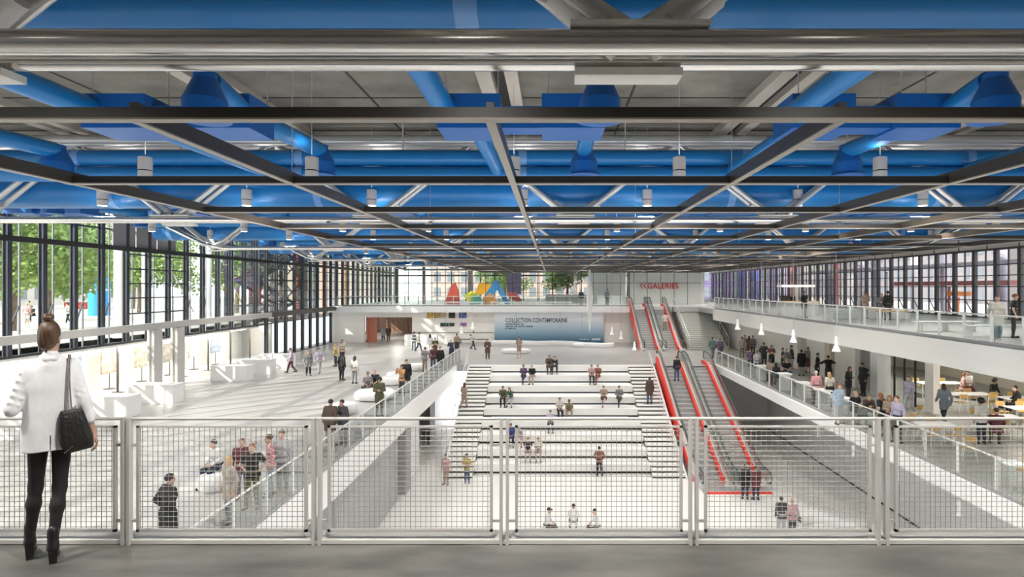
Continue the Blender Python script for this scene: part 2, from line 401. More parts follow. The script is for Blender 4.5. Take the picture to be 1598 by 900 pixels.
def slope_rail(x, y0, z0, y1, z1, lab, n=9, h=1.0, nm='stair_handrail', m=None):
    m = m or mat('pale_grey_rail', (.66,.65,.63), .4)
    r = empty(nm, label=lab, cat='handrail')
    MB().tube([(x,y0,z0+h),(x,y1,z1+h)], .03, 10).build('handrail', m, r, smooth=True)
    MB().tube([(x,y0,z0+.5),(x,y1,z1+.5)], .014, 8).build('mid_rail', m, r, smooth=True)
    for i in range(n+1):
        t = i/n; y = y0+(y1-y0)*t; z = z0+(z1-z0)*t
        MB().tube([(x,y,z-.05),(x,y,z+h)], .02, 8).build('post', m, r)
    return r
slope_rail(-6.2, 33.0, F+.1, 43.0, G, 'pale grey handrail on the outer side of the left staircase')
slope_rail(7.3, 33.0, F+.1, 43.0, G, 'pale grey handrail between the right staircase and the escalator')
# wide grey stair to the upper deck
ws = empty('staircase', label='wide grey staircase to the upper deck right of the upper escalators', cat='stairs')
n = 22
for i in range(n):
    z1 = G+3.8*(i+1)/n; y = 52.7+7.3*i/n
    MB().box(12.75, 16.2, y, y+7.3/n+.03, max(G, z1-.6), z1).build('step', mat('grey_green_stair', (.46,.465,.43), .5), ws)
slope_rail(12.7, 52.8, G+.2, 60.0, 0, 'white railing on the left side of the wide grey staircase', 8)
slope_rail(16.25, 52.8, G+.2, 60.0, 0, 'white railing on the right side of the wide grey staircase', 8)
# ------------------------------------------------------------ railings along a line
def railing(p0, p1, pitch, lab, h=1.05, pw=.09, base=.14, glass=GLASS2, mesh=False, postm=None, nm='glass_railing'):
    p0 = Vector(p0); p1 = Vector(p1); d = p1-p0; L_ = d.length; n = max(1, round(L_/pitch)); u = d/L_
    r = empty(nm, label=lab, cat='railing'); postm = postm or mat('white_post', (.74,.73,.71), .4)
    nrm = Vector((-u.y, u.x, 0))
    MB().tube([p0+Vector((0,0,h)), p1+Vector((0,0,h))], .028, 8).build('handrail', mat('pale_grey_rail', (.66,.65,.63), .4), r, smooth=True)
    MB().bar(p0+Vector((0,0,base/2)), p1+Vector((0,0,base/2)), .05, base).build('base_rail', mat('grey_channel', (.33,.33,.33), .4), r)
    for i in range(n+1):
        q = p0+u*(L_*i/n); MB().bar(q, q+Vector((0,0,h-.02)), pw, .03, up=nrm).build('post', postm, r)
        if i < n:
            a = p0+u*(L_*i/n+pw/2+.01); b = p0+u*(L_*(i+1)/n-pw/2-.01)
            MB().bar(a+Vector((0,0,(h+base)/2-.02)), b+Vector((0,0,(h+base)/2-.02)), .014, h-base-.08).build('glass_panel', glass, r)
    return r
railing((-7.1, 8.5, G), (-7.1, 45.3, G), 1.5, 'glass railing along the left edge of the sunken forum')
railing((12.45, 8.5, G), (12.45, 43.6, G), 1.5, 'glass railing with white posts along the right balcony edge')
railing((15.03, 9, 0), (15.03, 53, 0), 1.34, 'glass railing with broad white posts on the upper right deck', pw=.13)
railing((-22.3, 60.1, 0), (8.0, 60.1, 0), 1.5, 'glass railing along the front of the far upper deck', pw=.04)
railing((12.4, 43.7, G), (16.0, 43.7+.001, G), 1.5, 'short glass railing between the escalators and right balcony') if False else None
# ------------------------------------------------------------ foreground mesh barrier
YR = 4.5; K = 200.0
def rx(px): return (px-860)/K
def rz_(py): return 2-(py-448)/K
bar_ = empty('mesh_barrier', (0, 0, 0), label='grey steel guard railing with square wire mesh panels at the balcony edge', cat='railing')
pairs = [(-98,-91),(195,204),(491,500.5),(782.3,792),(1076.5,1086.5),(1368.5,1382),(1663,1673)]
MB().tube([(rx(-120), YR, rz_(653)), (rx(1700), YR, rz_(653))], .013, 12).build('top_rail', RAIL, bar_, smooth=True)
MB().box(rx(-120), rx(1700), YR-.02, YR+.05, rz_(847), rz_(841)).build('bottom_strip', mat('pale_grey_rail'), bar_)
for a, b in pairs:
    for q in (a, b): MB().box(rx(q)-.0115, rx(q)+.0115, YR-.035, YR+.01, 0, rz_(651)).build('post', RAIL, bar_)
def mesh_panel(x0, x1):
    z0, z1 = rz_(829), rz_(664)
    MB().box(x0,x1,YR-.012,YR+.012,z1-.014,z1).box(x0,x1,YR-.012,YR+.012,z0,z0+.022).box(x0,x0+.022,YR-.012,YR+.012,z0,z1).box(x1-.022,x1,YR-.012,YR+.012,z0,z1).build('panel_frame', RAIL, bar_)
    m = MB(); nx = round((x1-x0)/.04); nz = round((z1-z0)/.04)
    for i in range(1, nx): m.tube([(x0+(x1-x0)*i/nx, YR+.003, z0+.01), (x0+(x1-x0)*i/nx, YR+.003, z1-.01)], .0026, 5, False)
    for i in range(1, nz): m.tube([(x0+.01, YR-.003, z0+(z1-z0)*i/nz), (x1-.01, YR-.003, z0+(z1-z0)*i/nz)], .0026, 5, False)
    m.build('wire_mesh', mat('wire_grey', (.36,.345,.32), .4, .2), bar_)
for x0, x1, a, b in ((-90,182,-91,196),(214,480,203,492.5),(512,769,499.5,783.5),(804,1065,791,1077.5),(1099,1359,1085.5,1369.5),(1396,1652,1381,1664)):
    mesh_panel(rx(x0), rx(x1))
    for py in (694, 812):
        MB().box(rx(a), rx(x0)+.01, YR-.008, YR+.008, rz_(py)-.01, rz_(py)+.01).build('bracket', RAIL, bar_)
        MB().box(rx(x1)-.01, rx(b), YR-.008, YR+.008, rz_(py)-.01, rz_(py)+.01).build('bracket', RAIL, bar_)
# ------------------------------------------------------------ escalators
def escalator(x0, x1, y0, z0, y1, z1, lab, flat=1.3, left_red=True):
    r = empty('escalator', label=lab, cat='escalator', group=None)
    ya, yb = y0+flat, y1-flat
    def zz(y): return z0 if y < ya else z1 if y > yb else z0+(z1-z0)*(y-ya)/(yb-ya)
    ys = [y0, ya-.3, ya+.3, yb-.3, yb+.3, y1]
    path = [(y, zz(y)) for y in ys]
    sk = .26
    def band(xa, xb, lo, hi, name, m, ext=0):
        top = [(y, z+hi) for y, z in path]; bot = [(y, z+lo) for y, z in path][::-1]
        MB().prism(top+bot, xa, xb, 'x').build(name, m, r)
    for s, xa in ((0, x0), (1, x1-sk)):
        xb = xa+sk
        band(xa, xb, -.45, .22, 'side_deck', mat('escalator_white', (.66,.65,.63), .35), 0)
        xi = xb-.0 if s == 0 else xa-.05
        gx_ = (xa+xb)/2
        top = [(y, z+.92) for y, z in path]; bot = [(y, z+.22) for y, z in path][::-1]
        MB().prism(top+bot, gx_-.01, gx_+.01, 'x').build('glass_balustrade', GLASS2, r)
        pts = [(gx_, y0-.1, z0+.35), (gx_, y0-.32, z0+.6), (gx_, y0-.2, z0+.88)] + [(gx_, y, z+.95) for y, z in path] + [(gx_, y1+.2, z1+.88), (gx_, y1+.3, z1+.6), (gx_, y1+.1, z1+.35)]
        MB().tube(pts, .045, 10).build('handrail', mat('dark_rubber', (.06,.065,.06), .4), r, smooth=True)
    # red inner skirting on the right-hand sides
    top = [(y, z+.30) for y, z in path[1:]]; bot = [(y, z-.05) for y, z in path[1:]][::-1]
    MB().prism(top+bot, x1-sk-.12, x1-sk-.002, 'x').build('red_skirting', RED, r)
    # steps
    n = 24 if z1-z0 > 4.5 else 19; st = None
    for i in range(n):
        t = (i+.5)/n; y = ya+(yb-ya)*t; z = z0+(z1-z0)*t
        dy = (yb-ya)/n; dz = (z1-z0)/n
        if st is None:
            b = MB().box(x0+sk, x1-sk-.12, 0, dy*1.02, -.05, 0).box(x0+sk, x1-sk-.12, -.0, .02, -dz, 0)
            st = b.build('step', mat('escalator_step_grey', (.44,.44,.43), .4, .3), r)
            MB().box(x0+sk, x1-sk-.12, -.004, .015, -.035, .004).build('nosing', mat('pale_nosing', (.62,.62,.60), .5), st)
            st.location = (0, y, z)
        else:
            c = st.copy(); C.objects.link(c); c.parent = r; c.location = (0, y, z)
            d = st.children[0].copy(); C.objects.link(d); d.parent = c
    MB().box(x0+sk, x1-sk-.12, y0-.4, ya+.2, z0-.02, z0+.02).build('landing_plate', mat('landing_steel', (.45,.45,.45), .35, .5), r)
    MB().box(x0+sk, x1-sk-.12, yb-.1, y1+.2, z1-.02, z1+.02).build('landing_plate', mat('landing_steel'), r)
    if left_red:
        mz = (z0+z1)/2; my = (ya+yb)/2
        pl = [(ya-.1, z0+.02), (my-1.5, mz-1.0), (my+1.8, mz-.05), (yb, z1-.45), (y1-.6, z1-.3), (y1-.6, z1+.62), (yb+.1, z1+.62), (my, mz+.60), (ya+.2, z0+.30)]
        MB().prism([(y, z+.5) for y, z in path[1:]][::-1]+[(y, z+.82) for y, z in path[1:]], x0-.02, x0+.02, 'x').build('outer_panel', mat('escalator_white'), r)
        MB().prism(pl, x0-.10, x0-.03, 'x').build('side_cladding', RED, r)
    else:
        pl = [(y0+1.5, z0), (ya+1.7, z0-.0), (yb+.2, z1-1.25), (y1-.3, z1-.9), (y1-.3, z1-.05), (yb-.1, z1-.02), (ya+.1, z0+.02)]
        MB().prism(pl, x1+.01, x1+.05, 'x').build('side_cladding', mat('dark_red_panel', (.16,.06,.05), .5), r)
    return r
escalator(7.95, 9.85, 30.8, F, 43.9, G, 'lower escalator with red side cladding, beside the right staircase')
escalator(9.9, 11.8, 30.8, F, 43.9, G, 'lower escalator on the right, next to the grey side wall', left_red=False)
escalator(8.25, 10.1, 52.0, G, 61.6, 0, 'upper escalator on the left, with red side cladding')
escalator(10.2, 12.05, 52.0, G, 61.6, 0, 'upper escalator on the right, next to the wide grey staircase', left_red=False)
struct('trim_14', MB().box(8.0, 11.6, 30.1, 30.35, F, F+.05), RED)
struct('floor_escalator_pit', MB().box(8.0, 11.6, 30.35, 31.2, F, F+.03), mat('landing_steel'))
# ============================================================ right glazed wall
def make_rbay():
    r = empty('window_100', kind='structure')
    MB().box(-.11,.11,-.13,.13,-.05,4.43).build('mullion', mat('dark_bronze_steel', (.07,.06,.06), .4), r)
    MB().box(-.03,.05,.88,.96,-.05,4.43).build('secondary_mullion', mat('dark_bronze_steel'), r)
    t = MB()
    for z in (.24,1.14,2.04,2.76,3.44): t.box(-.03,.04,0,1.9,z-.03,z+.03)
    t.box(-.1,.1,0,1.9,4.37,4.5).box(-.1,.1,0,1.9,-.05,.06)
    t.build('transom', mat('dark_bronze_steel'), r)
    MB().bar((0,.92,1.14),(-.05,.1,.24),.05,.05).build('strut', mat('dark_bronze_steel'), r)
    MB().box(-.012,.012,.13,1.77,.06,4.4).build('pane', GLASS, r)
    return r
rb = make_rbay()
for i in range(57):
    o = rb if i == 0 else copy_tree(rb)
    o.location = (XR, -4.9+1.9*i, 0); o.name = 'window_%d' % (100+i)
# glass screen on the far upper deck and the glazing behind it
def make_sbay(w_, h, trs, th=.05, m=None):
    r = empty('window_200', kind='structure'); m = m or mat('black_frame', (.03,.03,.035), .4)
    MB().box(-th/2,th/2,-.05,.05,0,h).build('mullion', m, r)
    t = MB().box(0,w_,-.04,.04,h-.06,h)
    for z in trs: t.box(0,w_,-.02,.02,z-.025,z+.025)
    t.build('transom', m, r)
    MB().box(th/2,w_-th/2,-.01,.01,.02,h-.06).build('pane', GLASS, r)
    return r
s0 = make_sbay(1.54, 4.4, (2.5,))
for i in range(24):
    o = s0 if i == 0 else copy_tree(s0)
    o.location = (-19.8+1.54*i, 66, 0); o.name = 'window_%d' % (200+i)
s1 = make_sbay(2.1, 7.0, (1.2, 2.6, 4.2), .12)
for i in range(18):
    o = s1 if i == 0 else copy_tree(s1)
    o.location = (-22.9+2.1*i, 84, 0); o.name = 'window_%d' % (240+i)
s2 = make_sbay(2.45, 7.0, (1.2, 2.6, 4.2), .14)
for i in range(4):
    o = s2 if i == 0 else copy_tree(s2)
    o.location = (18.7+2.45*i, 103.5, 0); o.name = 'window_%d' % (260+i)
struct('trim_15', MB().box(-22.6, 18.3, 75, 75.2, 3.42, 3.62), STEELB)
# columns on the far deck
for x, y, w_, m_, lab in ((-10.2, 73, .75, mat('warm_grey_column', (.42,.38,.37), .5), 'thick grey column behind the yellow and orange sculpture'),
                          (3.2, 76, .5, mat('warm_grey_column'), 'grey column left of the hanging white spindle on the far deck'),
                          (8.9, 66.6, .42, mat('dark_column', (.13,.115,.105), .5), 'dark grey column at the head of the escalators'),
                          (-19.3, 72, .5, mat('dark_column'), 'dark column at the left end of the far deck'),
                          (-15.2, 69, .35, mat('brown_column', (.22,.15,.12), .5), 'brown column left of the red sculpture')):
    b = MB()._l([(w_*.5,0),(w_*.5,6.98)], 20, (0,0,0)); b.build('column', m_, loc=(x,y,0), smooth=True, label=lab, cat='column')
for x, y, lab in ((-22.4, 32.6, 'left of a pair of white columns by the shop windows'), (-22.4, 34.6, 'right of a pair of white columns by the shop windows')):
    MB().box(-.2,-.08,-.35,.35,0,3.4).box(.08,.2,-.35,.35,0,3.4).box(-.08,.08,-.25,.25,0,3.4).build('column', mat('silver_grey_beam'), loc=(x,y,G), label=lab, cat='column')
# ============================================================ outside, west: plaza, trees, buildings
struct('floor_plaza', MB().box(-160, -26.0, -40, 190, -1.4, -.95), mat('pale_plaza_paving', (.50,.47,.43), .8, noise=.08, nscale=.2))
struct('floor_street', MB().box(29.5, 160, -40, 190, -.8, -.3), mat('street_paving', (.50,.48,.48), .8, noise=.08, nscale=.2))
struct('floor_north', MB().box(-26, 29.5, 104.2, 190, -.8, -.3), mat('street_paving'))
LEAF = mat('leaf_green', (.20,.30,.07), .6, noise=.45, nscale=2.5)
BARK = mat('bark', (.20,.15,.11), .9, noise=.3)
def tree(x, y, h, cr, lab, seed):
    rn = random.Random(seed)
    r = empty('plane_tree', (x, y, -.95), label=lab, cat='tree', group='trees on the plaza')
    t = MB().tube([(0,0,0),(.1,.05,h*.25),(-.1,.1,h*.5),(.1,0,h*.8)], [.28,.22,.17,.06], 10)
    for k in range(6):
        a = k*1.05+rn.random(); t.tube([(0,0,h*.35+.2*k),(math.cos(a)*cr*.4,math.sin(a)*cr*.4,h*.5+.25*k),(math.cos(a)*cr*.8,math.sin(a)*cr*.8,h*.62+.3*k)], [.11,.07,.03], 6)
    t.build('trunk', BARK, r, smooth=True)
    f = MB()
    cl = []
    for k in range(30):
        a = rn.random()*6.28; rr = cr*math.sqrt(rn.random())*.85; cl.append((math.cos(a)*rr, math.sin(a)*rr, h*(.26+.55*rn.random()*(1-.35*rr/cr)), cr*.30))
    for cx, cy, cz, cR in cl:
        for _ in range(210):
            u = rn.random()*6.28; v = rn.uniform(-1, 1); q = math.sqrt(1-v*v); R_ = cR*rn.uniform(.6, 1.08)
            p = Vector((cx+math.cos(u)*q*R_, cy+math.sin(u)*q*R_, cz+v*R_*.8)); s_ = rn.uniform(.12, .26)
            d1 = Vector((rn.uniform(-1,1), rn.uniform(-1,1), rn.uniform(-1,1))).normalized(); d2 = d1.orthogonal().normalized()
            f.add([p-d1*s_, p+d2*s_*.6, p+d1*s_, p-d2*s_*.6], [(0,1,2,3)])
    f.build('foliage', LEAF, r)
for i, (x, y, h, cr, lab) in enumerate([(-36.5, 39, 12, 5.2, 'broad plane tree nearest the left edge of the windows'), (-44, 50.5, 13, 5.4, 'plane tree behind the dark window posts left of the blue kiosk'),
        (-48.5, 68, 13, 6.2, 'plane tree behind the grey panels of the left glazing'), (-58, 80, 14, 7, 'tall plane tree in the middle distance right of the blue kiosk'), (-66, 76, 14, 7, 'far plane tree at the back left of the plaza'), (-36, 66, 12, 4.0, 'plane tree right of the thick pale outdoor column'),
        (-9, 112, 12, 5, 'tree outside the far glazing behind the coloured sculptures'), (3, 108, 12, 5, 'tree outside the far glazing behind the grey steps')]):
    tree(x, y, h, cr, lab, i+3)
def building(x0, x1, y0, y1, h, m, lab, side='x', fl=3.2):
    r = empty('city_building', ((x0+x1)/2, (y0+y1)/2, -.95), label=lab, cat='building', group='city buildings around the plaza')
    cx, cy = (x0+x1)/2, (y0+y1)/2
    MB().box(x0-cx, x1-cx, y0-cy, y1-cy, 0, h).build('wall', m, r)
    MB().box(x0-cx-.3, x1-cx+.3, y0-cy-.3, y1-cy+.3, h, h+.5).build('cornice', mat('pale_kerb'), r)
    first = None; nF = int(h/fl)
    for fi in range(nF):
        if side == 'y':
            n = int((x1-x0)/3)
            for k in range(n):
                p = (x0-cx+1.5+k*(x1-x0-1)/n, y0-cy-.04, fi*fl+1.0)
                if first is None:
                    first = MB().box(-.7,.7,-.05,.05,0,1.9).build('window', mat('window_blue_grey', (.18,.20,.23), .15), r); first.location = p
                elif fi*n+k < 90:
                    c = first.copy(); C.objects.link(c); c.parent = r; c.location = p
        if side in ('x', '-x'):
            n = int((y1-y0)/2.6)
            for k in range(n):
                p = ((x1-cx+.04) if side == 'x' else (x0-cx-.04), y0-cy+1.3+k*(y1-y0-1)/n, fi*fl+1.0)
                if first is None:
                    first = MB().box(-.05,.05,-.55,.55,0,1.8).build('window', mat('window_blue_grey', (.18,.20,.23), .15), r); first.location = p
                elif fi*n+k < 90:
                    c = first.copy(); C.objects.link(c); c.parent = r; c.location = p
    return r
building(-98, -84, 20, 60, 13, mat('limestone', (.40,.36,.31), .8), 'beige limestone building behind the left trees')
building(-98, -84, 62, 120, 15, mat('limestone_light', (.50,.47,.43), .8), 'pale limestone building at the far side of the plaza')
building(-70, -44, 140, 160, 18, mat('limestone', (.40,.36,.31), .8), 'beige building far beyond the steel stair tower')
building(58, 72, 30, 70, 17, mat('mauve_stone', (.46,.42,.45), .8), 'mauve stone building across the street on the right', '-x')
building(58, 72, 74, 140, 19, mat('dark_brick_front', (.22,.20,.21), .8), 'dark building across the street, farther back', '-x')
building(-26, 16, 124, 134, 9, mat('rose_stone', (.40,.31,.28), .8), 'rose stone building outside the far glazing', 'y')
building(18, 48, 116, 128, 12, mat('violet_front', (.16,.13,.26), .7), 'violet grey building beyond the far right corner', 'y')
# blue kiosk, red bench, gatehouse
k_ = empty('kiosk', (-47, 60, -.95), label='round-topped bright blue kiosk on the plaza', cat='kiosk')
MB()._l([(.95,0),(.95,3.8),(.86,4.3),(.55,4.7),(.1,4.85)], 28, (0,0,0)).build('shell', mat('kiosk_blue', (.03,.30,.62), .4), k_, smooth=True)
MB()._l([(.97,2.6),(.97,2.75)], 28, (0,0,0)).build('band', WHITE, k_)
MB().box(-2.3,2.3,-.5,.5,0,.9).build('bench', mat('bench_red', (.62,.09,.06), .5), loc=(-64,79,-.95), label='long red bench on the plaza behind the window posts', cat='bench')
MB()._l([(.42,0),(.42,.1),(.36,.2),(.36,11)], 20, (0,0,0)).build('outdoor_column', mat('pale_column_paint', (.62,.57,.53), .5), loc=(-25.2,33.8,-.95), smooth=True, label='thick pale round column just outside the left glazing', cat='column')
for i, (y, lab) in enumerate(((24.5, 'slim white mast outside the leftmost window post'), (40.6, 'slim white mast outside the glazing, middle of the plaza windows'), (48.2, 'slim white mast beside the steel stair tower'))):
    m_ = empty('facade_mast', (-28.6, y, -.95), label=lab, cat='mast', group='white masts outside the glazing')
    MB()._l([(.2,0),(.2,11.5)], 14, (0,0,0)).build('pole', WHITE, m_, smooth=True)
    MB().tube([(0,.1,7.5),(0,5.5,1.0)], .05, 8).build('tie_rod', mat('pale_column_paint'), m_)
# steel stair tower outside
st_ = empty('stair_tower', (-26.2, 53, -.95), label='dark steel escape stair tower just outside the left glazing', cat='stair tower')
for x in (-1.4, 1.4):
    for y in (-4, 0, 4): MB().box(x-.13,x+.13,y-.13,y+.13,0,12).build('tower_post', SLATE, st_)
for z in (1.4, 3.6, 5.8, 8.0):
    MB().box(-1.4,1.4,-4,4,z-.09,z).build('landing', SLATE, st_)
for i, (z, s_) in enumerate(((0,1),(1.4,-1),(3.6,1),(5.8,-1))):
    z1 = (1.4,3.6,5.8,8.0)[i]
    b = MB(); n = 12
    for j in range(n):
        t = j/n; b.box(-.9,.9, s_*(-3.4+6.8*t), s_*(-3.4+6.8*t)+.5, z+(z1-z)*(t+1/n)-.05, z+(z1-z)*(t+1/n))
    for x in (-.95,.95): b.bar((x,-3.4*s_,z),(x,3.5*s_,z1),.08,.28)
    b.build('flight', mat('oxide_steel', (.12,.05,.05), .5), st_)
    hb = MB()
    for x in (-.95,.95): hb.tube([(x,-3.4*s_,z+1),(x,3.5*s_,z1+1)],.03,6)
    hb.build('handrail', SLATE, st_)
for s_ in (-1, 1):
    for z in (1.4,3.6,5.8): MB().bar((1.5,-4*s_,z),(1.5,0,z+2.2),.07,.07).bar((1.5,0,z),(1.5,4*s_,z+2.2),.07,.07).build('brace', SLATE, st_)
for y, r_, col, lab in ((58.0,.45,(.55,.10,.06),'red vertical service pipe beside the stair tower'),(59.2,.42,(.30,.32,.36),'grey vertical service pipe right of the stair tower'),(61.5,.35,(.30,.32,.36),'second grey service pipe right of the stair tower'),
                       (64.5,.4,(.62,.36,.28),'terracotta service pipe outside the far left glazing'),(67.5,.32,(.33,.33,.38),'grey blue service pipe outside the far left glazing'),(71,.45,(.62,.30,.18),'orange service pipe near the far end of the left glazing'),(75,.4,(.4,.38,.4),'pale grey service pipe near the far end of the left glazing')):
    MB()._l([(r_,0),(r_,11)], 16, (0,0,0)).build('service_pipe', mat('pipe_%d' % int(y*10), col, .5), loc=(-25.4,y,-.95), smooth=True, label=lab, cat='pipe')
# east side, outside: service pipes and frames along the street
pl = [(33,100,.6,(.02,.06,.42)),(34.5,96,.5,(.03,.10,.55)),(32,92,.55,(.02,.05,.36)),(34,88,.45,(.04,.16,.5)),(32.5,84,.5,(.02,.05,.38)),(33,79,.35,(.45,.05,.05)),(32,75,.5,(.16,.15,.2)),(34,70,.5,(.16,.15,.2)),(32.6,66,.35,(.42,.08,.07)),(33,61,.5,(.45,.42,.5)),(32,57,.35,(.16,.15,.2)),(33.6,53,.5,(.7,.66,.7)),(32,47,.25,(.5,.46,.55)),(33,42,.3,(.35,.32,.4)),(31.8,37.5,.2,(.5,.46,.55)),(33,35,.45,(.52,.42,.52))]
PIPEN = {}
for i, (x, y, r_, col) in enumerate(pl):
    nm = 'blue' if col[2] > .3 and col[0] < .1 else 'red' if col[0] > .3 and col[1] < .1 else 'dark grey' if col[0] < .2 else 'mauve grey' if col[0] < .6 else 'white'
    MB()._l([(r_,0),(r_,12)], 14, (0,0,0)).build('service_pipe', mat('street_pipe_%d' % i, col, .45), loc=(x,y,-.3), smooth=True,
        label='%s vertical pipe outside the right glazing, %s of its colour from the far end' % (nm, ['first','second','third','fourth','fifth','sixth'][PIPEN.setdefault(nm, 0)]), cat='pipe'); PIPEN[nm] += 1
for y0, y1, z, lab, m_ in ((39,52,2.3,'long red walkway beam outside the right glazing', mat('beam_red', (.36,.10,.10), .5)), (30,78,3.7,'upper grey walkway outside the right glazing', mat('walk_grey', (.35,.33,.38), .5)), (43.8,45.2,1.5,'orange box outside the right glazing', mat('box_orange', (.8,.22,.03), .5))):
    MB().box(-.5,.5,-(y1-y0)/2,(y1-y0)/2,-.17,.17).bar((0,0,-.25),(0,0,-z-.3),.15,.15).build('walkway_beam', m_, loc=(31.4,(y0+y1)/2,z), label=lab, cat='beam')
# ============================================================ exhibition wall, signs, pictures
def ramp_mat():
    m = bpy.data.materials.new('printed_blue_fade'); m.use_nodes = True; n = m.node_tree; L = n.links; b = n.nodes['Principled BSDF']
    tc = n.nodes.new('ShaderNodeTexCoord'); sx = n.nodes.new('ShaderNodeSeparateXYZ'); r = n.nodes.new('ShaderNodeValToRGB')
    L.new(tc.outputs['Generated'], sx.inputs[0]); L.new(sx.outputs[2], r.inputs[0]); L.new(r.outputs[0], b.inputs['Base Color'])
    e = r.color_ramp.elements; e[0].position = .02; e[0].color = (.035,.12,.20,1); e[1].position = .82; e[1].color = (.80,.82,.84,1)
    q = e.new(.35); q.color = (.28,.42,.52,1)
    b.inputs['Roughness'].default_value = .4
    return m
pan = empty('exhibition_wall', (-.2, 60.3, G), label='wide printed wall panel fading from white to dark blue, lettered COLLECTION CONTEMPORAINE', cat='sign wall')
MB().box(-5.7, 5.7, -.1, .2, .02, 3.22).build('printed_panel', ramp_mat(), pan)
for x in (-3.42,-1.14,1.14,3.42): MB().box(x-.012,x+.012,-.106,-.09,.02,3.22).build('panel_joint', mat('joint_grey', (.25,.3,.34), .5), pan)
def text(s_, size, loc, m, parent=None, depth=.02, name='lettering', bold=0):
    cu = bpy.data.curves.new('t', 'FONT'); cu.body = s_; cu.size = size; cu.extrude = depth/2; cu.align_x = 'LEFT'; cu.offset = bold; cu.space_character = 1.08
    o = bpy.data.objects.new('t', cu); C.objects.link(o)
    bpy.context.view_layer.update()
    me = bpy.data.meshes.new_from_object(o.evaluated_get(bpy.context.evaluated_depsgraph_get()))
    bpy.data.objects.remove(o)
    me.name = name; me.materials.clear(); me.materials.append(m)
    q = bpy.data.objects.new(name, me); C.objects.link(q); q.location = loc; q.rotation_euler = (R(90),0,0)
    if parent: q.parent = parent
    return q
INK = mat('dark_blue_ink', (.05,.07,.10), .6)
text('COLLECTION CONTEMPORAINE', .62, (-4.55,-.11,2.14), INK, pan, bold=.012).scale = (.66,1,1)
for i, (n_, z) in enumerate(((16,1.88),(24,1.64),(8,1.42))):      # three lines too small to read in the photograph
    b = MB(); rr = random.Random(i); x = -4.55
    for j in range(n_):
        w_ = rr.uniform(.04,.11)
        b.box(x, x+w_, -.112, -.1, z, z+.13)
        x += w_+.03
        if rr.random() < .18: x += .09
    b.build('small_lettering', INK, pan)
lg = MB()
for j in range(7): lg.box(4.45+j*.13, 4.53+j*.13, -.112, -.1, .28, .46)
for j in range(5): lg.box(3.2+j*.2, 3.34+j*.2, -.112, -.1, .34, .40)
lg.build('small_lettering', WHITE, pan)
gs = empty('wall_sign', (10.75, 69.95, 1.85), label='red lettering GALERIES with a double arrow on the upper white wall', cat='sign')
text('GALERIES', .98, (.95,-.03,0), RED, gs, bold=.02).scale = (.85,1,1)
b = MB()
for x in (0, .42):
    b.prism([(x,.36),(x+.30,.72),(x+.42,.72),(x+.14,.36),(x+.42,0),(x+.30,0)], -.04, 0, 'y')
b.build('double_arrow', RED, gs)
cols = [((.62,.42,.10),'ochre picture'),((.50,.33,.12),'brown picture'),((.60,.48,.32),'sand coloured picture'),((.05,.04,.04),'black figure picture'),((.12,.16,.42),'blue picture')]
xs = [666,677,687,700,716]; ws_ = [10,9,9,10,12]
for (col, nm), x, w_ in zip(cols, xs, ws_):
    X0 = (x-860)*60.5/900; W_ = w_*60.5/900
    p = MB().box(0, W_, -.05, 0, 0, .62).build('wall_picture', mat('print_'+nm, col, .6, noise=.8, nscale=2.2), loc=(X0,60.59,-1.25), label=nm+' in the upper row on the cream wall', cat='picture')
for (col, nm), x, w_ in zip([((.02,.05,.03),'dark green picture'),((.03,.06,.03),'narrow dark picture'),((.30,.10,.35),'purple picture')], (687,701,718), (13,8,10)):
    X0 = (x-860)*60.5/900; W_ = w_*60.5/900
    MB().box(0, W_, -.05, 0, 0, .36).build('wall_picture', mat('print_'+nm, col, .6, noise=.8, nscale=3), loc=(X0,60.59,-2.1), label=nm+' in the lower row on the cream wall', cat='picture')
struct('trim_16', MB().box(-14.6,-6,60.52,60.6,-2.75,-2.7), mat('grey_channel'))
bn_ = MB().box(-.9,.9,-.02,.02,0,2.7).build('hanging_banner', mat('mauve_fabric', (.30,.25,.42), .7, noise=.3, nscale=2), loc=(-4.7,73,1.1), label='mauve banner hanging on the far deck right of the sculptures', cat='banner')
MB().tube([(-.8,0,2.7),(-.8,0,5.95)],.01,5).tube([(.8,0,2.7),(.8,0,5.95)],.01,5).build('cord', DARK, bn_)
# hanging spindle
b = MB()._l([(.02,0),(.09,.7),(.2,1.8),(.30,3.0),(.24,3.6),(.16,4.6),(.05,5.4),(.01,5.5)], 20, (0,0,0))
sp = b.build('hanging_sculpture', mat('matt_white_paper', (.85,.84,.80), .7), loc=(3.35,50,-1.85), smooth=True, label='long white spindle hanging from the ceiling grid before the far deck', cat='sculpture')
